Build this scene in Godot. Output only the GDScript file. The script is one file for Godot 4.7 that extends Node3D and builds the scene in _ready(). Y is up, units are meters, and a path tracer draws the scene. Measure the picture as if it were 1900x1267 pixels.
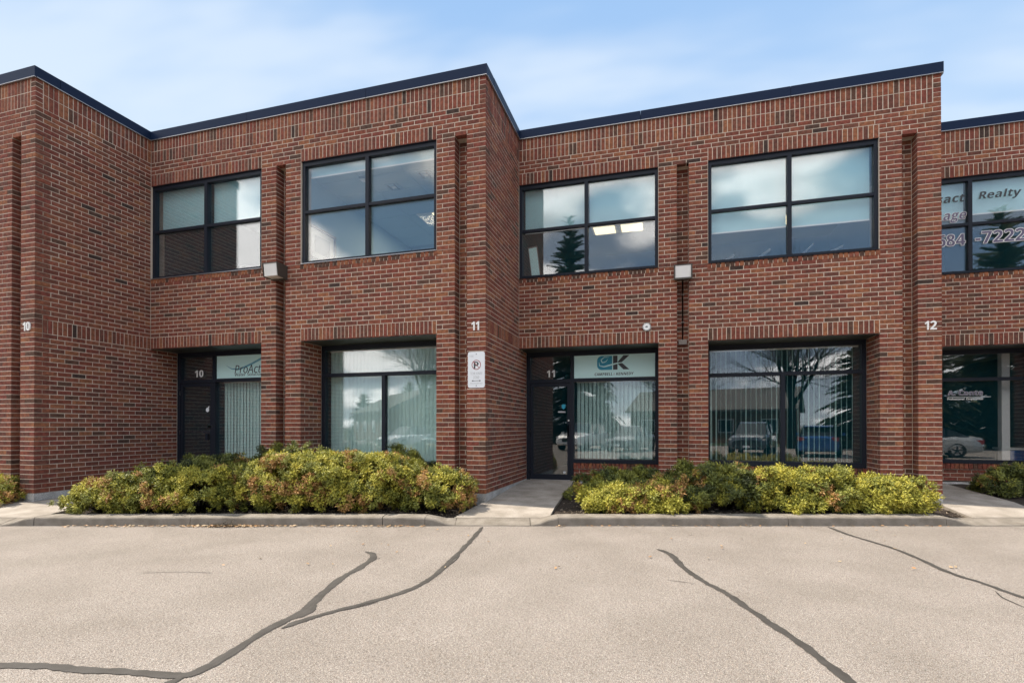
extends Node3D
# A two-storey brick office row with stepped facades, seen across its parking lot.
const PHI := 0.2833            # turn of the facades against the kerb
const EYE := Vector3(0, 1.4195, 0)
const BASE := 0.297            # height of the lowest brick course above the asphalt
const CO := 0.08               # brick course
const HB := 0.12               # half a brick
const UL := 7.32               # length of one facade
const UB := 2.08               # depth of one step
const RD := 0.62               # depth of the ground floor recess
var rng := RandomNumberGenerator.new()
var taken := {}
var bld: Node3D
var T := {}
var M := {}

class Acc:
	var v := PackedVector3Array()
	var n := PackedVector3Array()
	var c := PackedColorArray()
	var u := PackedVector2Array()
	var i := PackedInt32Array()
	func quad(a: Vector3, b: Vector3, d: Vector3, e: Vector3, col := Color.WHITE) -> void:
		var nn := (b - a).cross(e - a)
		if nn.length_squared() < 1e-14:
			nn = (d - b).cross(e - d)
		nn = nn.normalized()
		var s := v.size()
		v.append_array([a, b, d, e]); n.append_array([nn, nn, nn, nn]); c.append_array([col, col, col, col])
		u.append_array([Vector2(0, 1), Vector2(1, 1), Vector2(1, 0), Vector2(0, 0)])
		i.append_array([s, s + 2, s + 1, s, s + 3, s + 2])
	func tri(a: Vector3, b: Vector3, d: Vector3, col := Color.WHITE) -> void:
		var nn := (b - a).cross(d - a).normalized()
		var s := v.size()
		v.append_array([a, b, d]); n.append_array([nn, nn, nn]); c.append_array([col, col, col])
		u.append_array([Vector2(0, 1), Vector2(1, 1), Vector2(0.5, 0)])
		i.append_array([s, s + 2, s + 1])
	func box(m: Vector3, z: Vector3, col := Color.WHITE) -> void:
		var a := m - z * 0.5
		var b := m + z * 0.5
		quad(Vector3(a.x, a.y, b.z), Vector3(b.x, a.y, b.z), Vector3(b.x, b.y, b.z), Vector3(a.x, b.y, b.z), col)
		quad(Vector3(b.x, a.y, a.z), Vector3(a.x, a.y, a.z), Vector3(a.x, b.y, a.z), Vector3(b.x, b.y, a.z), col)
		quad(Vector3(b.x, a.y, b.z), Vector3(b.x, a.y, a.z), Vector3(b.x, b.y, a.z), Vector3(b.x, b.y, b.z), col)
		quad(Vector3(a.x, a.y, a.z), Vector3(a.x, a.y, b.z), Vector3(a.x, b.y, b.z), Vector3(a.x, b.y, a.z), col)
		quad(Vector3(a.x, b.y, b.z), Vector3(b.x, b.y, b.z), Vector3(b.x, b.y, a.z), Vector3(a.x, b.y, a.z), col)
		quad(Vector3(a.x, a.y, a.z), Vector3(b.x, a.y, a.z), Vector3(b.x, a.y, b.z), Vector3(a.x, a.y, b.z), col)
	func span(x0: float, x1: float, y0: float, y1: float, z0: float, z1: float, col := Color.WHITE) -> void:
		box(Vector3(x0 + x1, y0 + y1, z0 + z1) * 0.5, Vector3(absf(x1 - x0), absf(y1 - y0), absf(z1 - z0)), col)
	func tube(p: Vector3, q: Vector3, r0: float, r1: float, k := 6, col := Color.WHITE, caps := false) -> void:
		var d := (q - p).normalized()
		var x := d.cross(Vector3.UP if absf(d.y) < 0.9 else Vector3.RIGHT).normalized()
		var y := d.cross(x)
		var s := v.size()
		for j in k + 1:
			var a := TAU * j / k
			var o := x * cos(a) + y * sin(a)
			v.append(p + o * r0); v.append(q + o * r1); n.append(o); n.append(o); c.append(col); c.append(col)
			u.append(Vector2(float(j) / k, 0)); u.append(Vector2(float(j) / k, 1))
		for j in k:
			var b := s + j * 2
			i.append_array([b, b + 2, b + 1, b + 1, b + 2, b + 3])
		if caps:
			for j in k:
				var a0 := TAU * j / k
				var a1 := TAU * (j + 1) / k
				tri(q, q + (x * cos(a0) + y * sin(a0)) * r1, q + (x * cos(a1) + y * sin(a1)) * r1, col)
				tri(p, p + (x * cos(a1) + y * sin(a1)) * r0, p + (x * cos(a0) + y * sin(a0)) * r0, col)
	func prism(pts: PackedVector2Array, z0: float, z1: float, col := Color.WHITE) -> void:
		var p := pts
		if Geometry2D.is_polygon_clockwise(p):
			p = p.duplicate(); p.reverse()
		var t := Geometry2D.triangulate_polygon(p)
		for j in range(0, t.size(), 3):
			var a := p[t[j]]; var b := p[t[j + 1]]; var d := p[t[j + 2]]
			if (b - a).cross(d - a) < 0:
				var w := b; b = d; d = w
			tri(Vector3(a.x, a.y, z1), Vector3(b.x, b.y, z1), Vector3(d.x, d.y, z1), col)
			tri(Vector3(a.x, a.y, z0), Vector3(d.x, d.y, z0), Vector3(b.x, b.y, z0), col)
		for j in p.size():
			var a := p[j]; var b := p[(j + 1) % p.size()]
			quad(Vector3(a.x, a.y, z1), Vector3(a.x, a.y, z0), Vector3(b.x, b.y, z0), Vector3(b.x, b.y, z1), col)
	func prism_across(pts: PackedVector2Array, x0: float, x1: float, col := Color.WHITE) -> void:
		# the same, for an outline of (z, y) points drawn out along x
		var s := v.size()
		var f := i.size()
		prism(pts, x0, x1, col)
		for j in range(s, v.size()):
			v[j] = Vector3(v[j].z, v[j].y, v[j].x); n[j] = Vector3(n[j].z, n[j].y, n[j].x)
		for j in range(f, i.size(), 3):
			var w := i[j + 1]; i[j + 1] = i[j + 2]; i[j + 2] = w
	func mesh() -> ArrayMesh:
		var a := []
		a.resize(Mesh.ARRAY_MAX)
		a[Mesh.ARRAY_VERTEX] = v; a[Mesh.ARRAY_NORMAL] = n; a[Mesh.ARRAY_COLOR] = c; a[Mesh.ARRAY_TEX_UV] = u; a[Mesh.ARRAY_INDEX] = i
		var m := ArrayMesh.new()
		m.add_surface_from_arrays(Mesh.PRIMITIVE_TRIANGLES, a)
		return m

# ---------------------------------------------------------------- naming
func numbered(called: String) -> String:
	if not taken.has(called):
		taken[called] = 0
		return called
	taken[called] += 1
	return "%s_%03d" % [called, taken[called]]

func tag(o: Node, label: String, category: String, group := "", kind := "") -> void:
	if label != "": o.set_meta("label", label)
	if category != "": o.set_meta("category", category)
	if group != "": o.set_meta("group", group)
	if kind != "": o.set_meta("kind", kind)

func thing(called: String, label: String, category: String, at := Vector3.ZERO, turn := 0.0, group := "") -> Node3D:
	var o := Node3D.new()
	o.name = numbered(called)
	add_child(o)
	o.position = at; o.rotation.y = turn
	tag(o, label, category, group)
	return o

func put(called: String, mesh: Mesh, m: Material, parent: Node = self) -> MeshInstance3D:
	var o := MeshInstance3D.new()
	o.name = numbered(called) if parent == self else called
	o.mesh = mesh; o.material_override = m
	parent.add_child(o, true)
	return o

func one(called: String, acc: Acc, m: Material, parent: Node = self) -> MeshInstance3D:
	return put(called, acc.mesh(), m, parent)

func block(called: String, m: Material, parent: Node, x0: float, x1: float, y0: float, y1: float, z0: float, z1: float) -> MeshInstance3D:
	var a := Acc.new()
	a.span(x0, x1, y0, y1, z0, z1)
	return one(called, a, m, parent)

func on_building(s: float, h: float, z: float) -> Vector3:   # building axes to the world
	return bld.transform * Vector3(s, h, z)

func bthing(called: String, label: String, category: String, s: float, h: float, z: float, group := "") -> Node3D:
	return thing(called, label, category, on_building(s, h, z), -PHI, group)

# ---------------------------------------------------------------- materials
func lin(r: float, g: float, b: float) -> Color:
	return Color(r, g, b).linear_to_srgb()

func mat(called: String, r: float, g: float, b: float, rough := 0.8, metal := 0.0) -> StandardMaterial3D:
	var m := StandardMaterial3D.new()
	m.resource_name = called
	m.albedo_color = lin(r, g, b); m.roughness = rough; m.metallic = metal
	M[called] = m
	return m

func noise_tex(size: int, kind: int, freq: float, octaves: int, lo: Color, hi: Color, sd: int, normal := 0.0, gain := 0.5) -> NoiseTexture2D:
	var f := FastNoiseLite.new()
	f.noise_type = kind; f.frequency = freq; f.seed = sd
	f.fractal_type = FastNoiseLite.FRACTAL_FBM if octaves > 1 else FastNoiseLite.FRACTAL_NONE
	f.fractal_octaves = octaves; f.fractal_gain = gain
	var t := NoiseTexture2D.new()
	t.width = size; t.height = size; t.seamless = true; t.noise = f
	if normal > 0.0:
		t.as_normal_map = true; t.bump_strength = normal
	else:
		var g := Gradient.new()
		g.set_color(0, lo); g.set_color(1, hi)
		t.color_ramp = g
	return t

func tri_map(m: StandardMaterial3D, scale: float, tex: Texture2D, normal: Texture2D = null, nscale := 1.0) -> StandardMaterial3D:
	m.uv1_triplanar = true; m.uv1_world_triplanar = true
	m.uv1_scale = Vector3.ONE * scale; m.uv1_triplanar_sharpness = 12.0
	m.albedo_texture = tex
	if normal:
		m.normal_enabled = true; m.normal_texture = normal; m.normal_scale = nscale
	return m

func detail_map(m: StandardMaterial3D, scale: float, tex: Texture2D) -> void:
	m.detail_enabled = true; m.detail_blend_mode = BaseMaterial3D.BLEND_MODE_MUL
	m.detail_uv_layer = BaseMaterial3D.DETAIL_UV_2
	m.uv2_triplanar = true; m.uv2_world_triplanar = true; m.uv2_scale = Vector3.ONE * scale; m.uv2_triplanar_sharpness = 12.0
	m.detail_albedo = tex

func speckle(size: int, cells: float, sd: int, tones: Array, weights: Array, binder: Color) -> ImageTexture:
	# stone chips: every cell of a cellular noise takes one tone of a palette
	var f := FastNoiseLite.new()
	f.noise_type = FastNoiseLite.TYPE_CELLULAR; f.cellular_return_type = FastNoiseLite.RETURN_CELL_VALUE
	f.frequency = cells / size; f.seed = sd; f.cellular_jitter = 1.0
	var raw := f.get_image(size, size, false, false, false)
	var im := Image.create(size, size, false, Image.FORMAT_RGB8)
	f.cellular_return_type = FastNoiseLite.RETURN_DISTANCE2_SUB
	var gap := f.get_image(size, size, false, false, true)
	var table := []
	for k in tones.size():
		for j in weights[k]: table.append(tones[k])
	for y in size:
		for x in size:
			var g := raw.get_pixel(x, y).r
			var k := int(fposmod(g * 977.0, 1.0) * table.size())
			var c: Color = table[clampi(k, 0, table.size() - 1)]
			# dark binder fills the joints between the chips
			c = c.lerp(binder, 1.0 - smoothstep(0.03, 0.30, gap.get_pixel(x, y).r))
			im.set_pixel(x, y, c)
	return ImageTexture.create_from_image(im)

func make_materials() -> void:
	T.grain = noise_tex(512, FastNoiseLite.TYPE_SIMPLEX, 0.035, 5, Color(0.70, 0.69, 0.68), Color(1, 1, 1), 3)
	T.fine = noise_tex(512, FastNoiseLite.TYPE_SIMPLEX, 0.12, 4, Color(0.55, 0.54, 0.53), Color(1, 1, 1), 5)
	T.blotch = noise_tex(512, FastNoiseLite.TYPE_SIMPLEX, 0.008, 5, Color(0.80, 0.79, 0.77), Color(1, 1, 1), 8)
	T.faint = noise_tex(512, FastNoiseLite.TYPE_SIMPLEX, 0.012, 5, Color(0.90, 0.895, 0.885), Color(1, 1, 1), 18)
	T.bump = noise_tex(512, FastNoiseLite.TYPE_SIMPLEX, 0.06, 5, Color.BLACK, Color.WHITE, 11, 6.0)
	T.wave = noise_tex(512, FastNoiseLite.TYPE_SIMPLEX, 0.004, 2, Color.BLACK, Color.WHITE, 21, 1.2)
	T.chips = speckle(1024, 124.0, 4, [Color(0.74, 0.70, 0.66), Color(0.92, 0.89, 0.85), Color(0.57, 0.53, 0.50), Color(0.33, 0.31, 0.29), Color(1.0, 0.99, 0.97), Color(0.82, 0.71, 0.62)], [9, 6, 6, 4, 3, 3], Color(0.40, 0.36, 0.33))
	T.chip_bump = noise_tex(512, FastNoiseLite.TYPE_CELLULAR, 0.15, 1, Color.BLACK, Color.WHITE, 14, 8.0)
	T.soil = speckle(512, 90.0, 9, [Color(0.50, 0.46, 0.42), Color(0.72, 0.66, 0.60), Color(0.32, 0.28, 0.25), Color(0.95, 0.9, 0.84)], [8, 4, 6, 1], Color(0.2, 0.18, 0.16))
	# bricks come in a palette of fired tones
	M.bricks = []
	var tones := [[0.327, 0.093, 0.057], [0.278, 0.082, 0.053], [0.355, 0.113, 0.068], [0.299, 0.106, 0.068], [0.244, 0.076, 0.052], [0.314, 0.087, 0.060], [0.376, 0.134, 0.075], [0.265, 0.100, 0.064], [0.216, 0.082, 0.056], [0.341, 0.104, 0.060], [0.431, 0.166, 0.081], [0.167, 0.082, 0.055], [0.129, 0.068, 0.049], [0.084, 0.050, 0.039]]
	for t in tones:
		for q in 3: t[q] *= 1.62
		var m := mat("brick", t[0], t[1], t[2], 0.93)
		tri_map(m, 4.3, T.fine, T.bump, 0.9); detail_map(m, 0.6, T.grain)
		M.bricks.append(m)
	M.brick_mix = mat("brick_mix", 1, 1, 1, 0.93)
	M.brick_mix.vertex_color_use_as_albedo = true
	tri_map(M.brick_mix, 4.3, T.fine, T.bump, 0.9); detail_map(M.brick_mix, 0.6, T.grain)
	M.tones = tones
	tri_map(mat("mortar", .76, .65, .54, 0.95), 5.0, T.faint, T.bump, 0.5); detail_map(M.mortar, 0.35, T.faint)
	tri_map(mat("plinth", .78, .785, .79, 0.9), 1.7, T.grain, T.bump, 0.5); detail_map(M.plinth, 0.5, T.blotch)
	tri_map(mat("concrete", .67, .61, .545, 0.92), 6.0, T.fine, T.bump, 0.5); detail_map(M.concrete, 0.45, T.blotch)
	tri_map(mat("kerb_concrete", .47, .425, .37, 0.93), 7.0, T.fine, T.bump, 0.8); detail_map(M.kerb_concrete, 0.8, T.blotch)
	tri_map(mat("asphalt", .565, .566, .572, 0.95), 0.62, T.chips, T.chip_bump, 0.22); detail_map(M.asphalt, 0.11, T.faint)
	tri_map(mat("sealant", .10, .091, .082, 0.75), 5.0, T.fine, T.bump, 0.6); detail_map(M.sealant, 1.1, T.blotch)
	tri_map(mat("soil", .15, .12, .095, 0.97), 1.6, T.soil, T.bump, 0.9)
	tri_map(mat("lawn", .10, .13, .045, 0.95), 1.2, T.fine, T.bump, 0.8); detail_map(M.lawn, 0.07, T.blotch)
	mat("coping", .009, .019, .048, 0.45)
	M.coping.metallic_specular = 0.22
	mat("hem", .36, .36, .37, 0.35, 0.7)
	mat("frame", .014, .017, .026, 0.5)
	M.frame.metallic_specular = 0.3
	mat("frame_soffit", .035, .042, .036, 0.45)
	mat("steel", .6, .6, .6, 0.3, 0.9)
	var g := mat("glass", .025, .26, .34, 0.0)
	g.transparency = BaseMaterial3D.TRANSPARENCY_ALPHA
	g.albedo_color.a = 0.012
	g.normal_enabled = true; g.normal_texture = T.wave; g.normal_scale = 0.012
	g.uv1_triplanar = true; g.uv1_world_triplanar = true; g.uv1_scale = Vector3.ONE * 0.35
	mat("blind", .46, .74, .78, 0.8)
	M.blind.backlight_enabled = true; M.blind.backlight = lin(.25, .3, .29)
	mat("slat", .52, .72, .68, 0.7)
	tri_map(mat("ceiling", .50, .66, .74, 0.9), 6.0, T.grain)
	mat("ceiling_grid", .24, .32, .38, 0.6)
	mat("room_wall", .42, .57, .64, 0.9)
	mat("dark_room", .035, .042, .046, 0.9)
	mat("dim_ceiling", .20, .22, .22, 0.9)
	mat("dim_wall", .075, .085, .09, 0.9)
	mat("carpet", .10, .10, .105, 0.98)
	mat("white_paint", .78, .78, .77, 0.5)
	mat("sign_white", .72, .74, .77, 0.45)
	mat("letter_white", .82, .80, .78, 0.5)
	mat("letter_dark", .035, .038, .042, 0.5)
	mat("letter_grey", .40, .41, .42, 0.6)
	mat("letter_violet", .11, .09, .15, 0.4)
	mat("letter_red", .30, .03, .035, 0.5)
	mat("teal", .012, .27, .40, 0.4)
	mat("film", .60, .86, .84, 0.5)
	mat("swoosh", .12, .36, .46, 0.4)
	mat("bronze", .07, .06, .05, 0.5, 0.3)
	mat("lens", .70, .68, .66, 0.15)
	mat("pipe", .22, .19, .17, 0.55, 0.2)
	mat("blue_paint", .02, .10, .35, 0.35)
	mat("rubber", .02, .02, .02, 0.85)
	mat("bark", .12, .095, .075, 0.95)
	mat("twig", .16, .12, .085, 0.95)
	tri_map(M.bark, 2.0, T.fine, T.bump, 1.0)
	var lf := mat("leaf", 1, 1, 1, 0.6)
	lf.vertex_color_use_as_albedo = true
	lf.backlight_enabled = true; lf.backlight = lin(.16, .16, .09)
	var lamp := mat("lamp_glow", .9, .88, .8, 0.5)
	lamp.emission_enabled = true; lamp.emission = Color(1.0, 0.93, 0.74); lamp.emission_energy_multiplier = 1.1

# ---------------------------------------------------------------- sky, sun, camera
func make_sky() -> ImageTexture:
	var w := 1536
	var h := 768
	var im := Image.create(w, h, false, Image.FORMAT_RGBF)
	var cu := FastNoiseLite.new()
	cu.noise_type = FastNoiseLite.TYPE_SIMPLEX; cu.seed = 31; cu.frequency = 1.0
	cu.fractal_type = FastNoiseLite.FRACTAL_FBM; cu.fractal_octaves = 6; cu.fractal_gain = 0.5
	var big := FastNoiseLite.new()
	big.noise_type = FastNoiseLite.TYPE_SIMPLEX; big.seed = 12; big.frequency = 0.5
	big.fractal_type = FastNoiseLite.FRACTAL_FBM; big.fractal_octaves = 2
	var ci := FastNoiseLite.new()
	ci.noise_type = FastNoiseLite.TYPE_SIMPLEX; ci.seed = 77; ci.frequency = 1.0
	ci.fractal_type = FastNoiseLite.FRACTAL_FBM; ci.fractal_octaves = 5; ci.fractal_gain = 0.55
	for y in h:
		var el := (0.5 - (y + 0.5) / h) * PI
		if el < -0.03:
			for x in w: im.set_pixel(x, y, Color(0.30, 0.29, 0.27))
			continue
		var sy := maxf(sin(el), 0.0)
		for x in w:
			var az := TAU * (x + 0.5) / w          # 0 straight ahead, clockwise
			var d := Vector3(sin(az) * cos(el), sin(el), -cos(az) * cos(el))
			var t := pow(1.0 - sy, 2.6)
			var c := Vector3(0.12, 0.34, 0.71).lerp(Vector3(0.78, 0.91, 0.985), pow(1.0 - sy, 1.85))
			c = c.lerp(Vector3(0.06, 0.245, 0.60), 0.8 * smoothstep(-0.2, 0.6, d.z) * (1.0 - t * t))      # clearest blue away from the sun
			# fair-weather cumulus, seen on a layer overhead
			var k := 1.0 / (sy + 0.16)
			var p := Vector3(d.x * k * 0.85, d.z * k * 0.85, 0.0)
			var field := cu.get_noise_3dv(p) + 0.35 * big.get_noise_3dv(p)
			var back := rad_to_deg(atan2(d.x, d.z))
			for m in [[-62, 23, 11, 9, .55], [-52, 13, 6, 6, .5], [-42, 20, 6, 8, -.45], [-30, 13, 4, 5, .25], [-24, 20, 4, 6, -.22], [-13, 19, 5, 5, -.15], [4, 17, 9, 10, -.25], [11, 16, 6, 8, -.3]]:
				var ga: float = (back - m[0]) / m[2]
				var ge: float = (rad_to_deg(el) - m[1]) / m[3]
				var gg := ga * ga + ge * ge
				if gg < 6.0: field += m[4] * exp(-gg)
			# thin high cloud everywhere
			var q := Vector3(d.x * k * 0.55 + d.z * k * 0.3, d.z * k * 1.6 - d.x * k * 0.35, 5.0)
			var veil := 0.14 + smoothstep(-0.3, 0.5, ci.get_noise_3dv(q)) * 0.42
			c = c.lerp(Vector3(0.80, 0.855, 0.90), veil)
			var lump := smoothstep(0.02, 0.26, field - 0.02)
			if lump > 0.0:
				var up := cu.get_noise_3dv(p * 0.93 + Vector3(0, 0, 0.05))
				var lit := clampf(0.72 + (field - up) * 1.4 + 0.35 * field, 0.45, 1.15)
				c = c.lerp(Vector3(2.1, 2.07, 2.04) * lit, lump * smoothstep(-0.55, -0.05, d.z))
			im.set_pixel(x, y, Color(c.x, c.y, c.z))
	return ImageTexture.create_from_image(im)

func make_light() -> void:
	var cam := Camera3D.new()
	cam.name = "camera"
	add_child(cam)
	cam.position = EYE
	cam.rotation.x = 0.0051
	cam.projection = Camera3D.PROJECTION_FRUSTUM
	cam.near = 0.05; cam.far = 900.0
	cam.size = 2.0 * 633.5 / 975.26 * cam.near
	cam.frustum_offset = Vector2(0, 153.48 / 975.26 * cam.near)
	cam.current = true
	var env := Environment.new()
	env.background_mode = Environment.BG_SKY
	env.tonemap_mode = Environment.TONE_MAPPER_LINEAR
	env.tonemap_exposure = 1.6
	env.background_energy_multiplier = 0.75
	env.sdfgi_enabled = true; env.ssao_enabled = true; env.ssil_enabled = true
	var sm := PanoramaSkyMaterial.new()
	sm.panorama = make_sky()
	var sky := Sky.new()
	sky.sky_material = sm
	env.sky = sky
	var we := WorldEnvironment.new()
	we.name = "world"
	we.environment = env
	add_child(we)
	var sun := DirectionalLight3D.new()
	sun.name = "sun"
	add_child(sun)
	var th := deg_to_rad(17.0)
	var e := deg_to_rad(60.0)
	sun.look_at_from_position(Vector3.ZERO, Vector3(cos(th) * cos(e), -sin(e), sin(th) * cos(e)))
	sun.light_energy = 1.55; sun.light_angular_distance = 0.53
	sun.light_color = Color(1.0, 0.955, 0.885)
	sun.shadow_enabled = true

# ---------------------------------------------------------------- ground
func ground_y(x: float, z: float) -> float:     # height of the walks and beds; z points at the camera
	var d := -z
	if d < 7.8: return lerpf(0.012, 0.062, clampf((d - 7.52) / 0.28, 0, 1))
	if d < 8.8: return lerpf(0.062, 0.150, d - 7.8)
	return lerpf(0.150, 0.272, clampf((d - 8.8) / 2.3, 0, 1))

func bed_lift(x: float, d: float) -> float:     # the beds are heaped a little behind the kerb, between the walks
	var inside := minf(smoothstep(-6.9, -6.2, x), 1.0 - smoothstep(-1.6, -0.95, x)) + minf(smoothstep(0.75, 1.3, x), 1.0 - smoothstep(6.1, 6.7, x))
	return 0.05 * clampf(8.8 - d, 0, 1) * clampf(inside, 0, 1)

func strip(called: String, left: Array, right: Array, m: Material, lift: float, label: String, thick := 0.12) -> void:
	# a paved strip between two edges given as (x, distance), following the ground
	var a := Acc.new()
	var n := 10
	var rows := []
	for k in left.size() - 1:
		var parts := maxi(2, int(absf(left[k + 1].y - left[k].y) / 0.18))
		for j in parts + (1 if k == left.size() - 2 else 0):
			var t := float(j) / parts
			var l: Vector2 = left[k].lerp(left[k + 1], t)
			var r: Vector2 = right[k].lerp(right[k + 1], t)
			var row := []
			for i in n + 1:
				var p := l.lerp(r, float(i) / n)
				row.append(Vector3(p.x, ground_y(p.x, -p.y) + lift, -p.y))
			rows.append(row)
	for k in rows.size() - 1:
		for i in n:
			a.quad(rows[k][i], rows[k][i + 1], rows[k + 1][i + 1], rows[k + 1][i])
		var dn := Vector3(0, -thick, 0)
		a.quad(rows[k + 1][0], rows[k + 1][0] + dn, rows[k][0] + dn, rows[k][0])
		a.quad(rows[k][n], rows[k][n] + dn, rows[k + 1][n] + dn, rows[k + 1][n])
	var o := one(called, a, m)
	tag(o, label, "", "", "structure")

func kerb_piece(parent: Node, x0: float, x1: float, h0: float, h1: float) -> void:
	# cross-section swept from x0 to x1 while its height goes from h0 to h1
	var a := Acc.new()
	var n := maxi(2, int(absf(x1 - x0) / 0.12))
	var sec := func(x: float, h: float) -> Array:
		var zf := -7.52 + 0.006 * sin(x * 3.1)
		var r := minf(0.024, h * 0.6)
		var pts := [Vector3(x, -0.05, zf), Vector3(x, h - r, zf - 0.10 * h), Vector3(x, h - r * 0.3, zf - 0.10 * h - r * 0.35), Vector3(x, h, zf - 0.10 * h - r), Vector3(x, maxf(h + 0.004, 0.071), -7.80), Vector3(x, -0.05, -7.80)]
		return pts
	var prev: Array = []
	for k in n + 1:
		var t := float(k) / n
		var s: Array = sec.call(lerpf(x0, x1, t), lerpf(h0, h1, smoothstep(0.0, 1.0, t)) + 0.0015 * sin(k * 1.7 + x0))
		if k > 0:
			for j in 5: a.quad(prev[j], s[j], s[j + 1], prev[j + 1])
		else:
			a.quad(s[0], s[1], s[4], s[5])
			a.quad(s[1], s[2], s[3], s[4])
		prev = s
	a.quad(prev[5], prev[4], prev[1], prev[0])
	a.quad(prev[4], prev[3], prev[2], prev[1])
	one("kerb_section", a, M.kerb_concrete, parent)

func crack(parent: Node, pts: Array, width: float, sd: int) -> void:
	# a poured sealant line a few millimetres proud of the asphalt, with an uneven edge
	var cv := Curve3D.new()
	for k in pts.size():
		var t: Vector2 = (pts[mini(k + 1, pts.size() - 1)] - pts[maxi(k - 1, 0)]) * 0.17
		cv.add_point(Vector3(pts[k].x, 0, -pts[k].y), Vector3(-t.x, 0, t.y), Vector3(t.x, 0, -t.y))
	cv.bake_interval = 0.03
	var n := FastNoiseLite.new()
	n.seed = sd; n.frequency = 3.0; n.fractal_octaves = 4
	var a := Acc.new()
	var L := cv.get_baked_length()
	var k := int(L / 0.03)
	var pl := Vector3.ZERO; var pr := Vector3.ZERO; var pm := Vector3.ZERO
	for j in k + 1:
		var s := L * j / k
		var p := cv.sample_baked(s)
		var d := (cv.sample_baked(minf(s + 0.03, L)) - cv.sample_baked(maxf(s - 0.03, 0))).normalized()
		var o := Vector3(-d.z, 0, d.x)
		var taper := clampf(minf(s, L - s) / 0.12 + 0.25, 0.0, 1.0)
		var wl := 0.86 * width * taper * (0.56 + 0.32 * n.get_noise_2d(s, 0.0) + 0.14 * n.get_noise_2d(s * 4.0, 4.0) + 0.12 * n.get_noise_2d(s * 13.0, 40.0))
		var wr := 0.86 * width * taper * (0.56 + 0.32 * n.get_noise_2d(s, 9.0) + 0.14 * n.get_noise_2d(s * 4.0, 14.0) + 0.12 * n.get_noise_2d(s * 13.0, 55.0))
		var l := p - o * wl + Vector3(0, 0.0045, 0)
		var r := p + o * wr + Vector3(0, 0.0045, 0)
		var m := p + Vector3(0, 0.0065, 0)
		if j > 0:
			a.quad(pl, pm, m, l)
			a.quad(pm, pr, r, m)
		pl = l; pr = r; pm = m
	for q in a.n.size():
		if a.n[q].y < 0: a.n[q] = -a.n[q]
	one("crack_sealant", a, M.sealant, parent)

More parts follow.
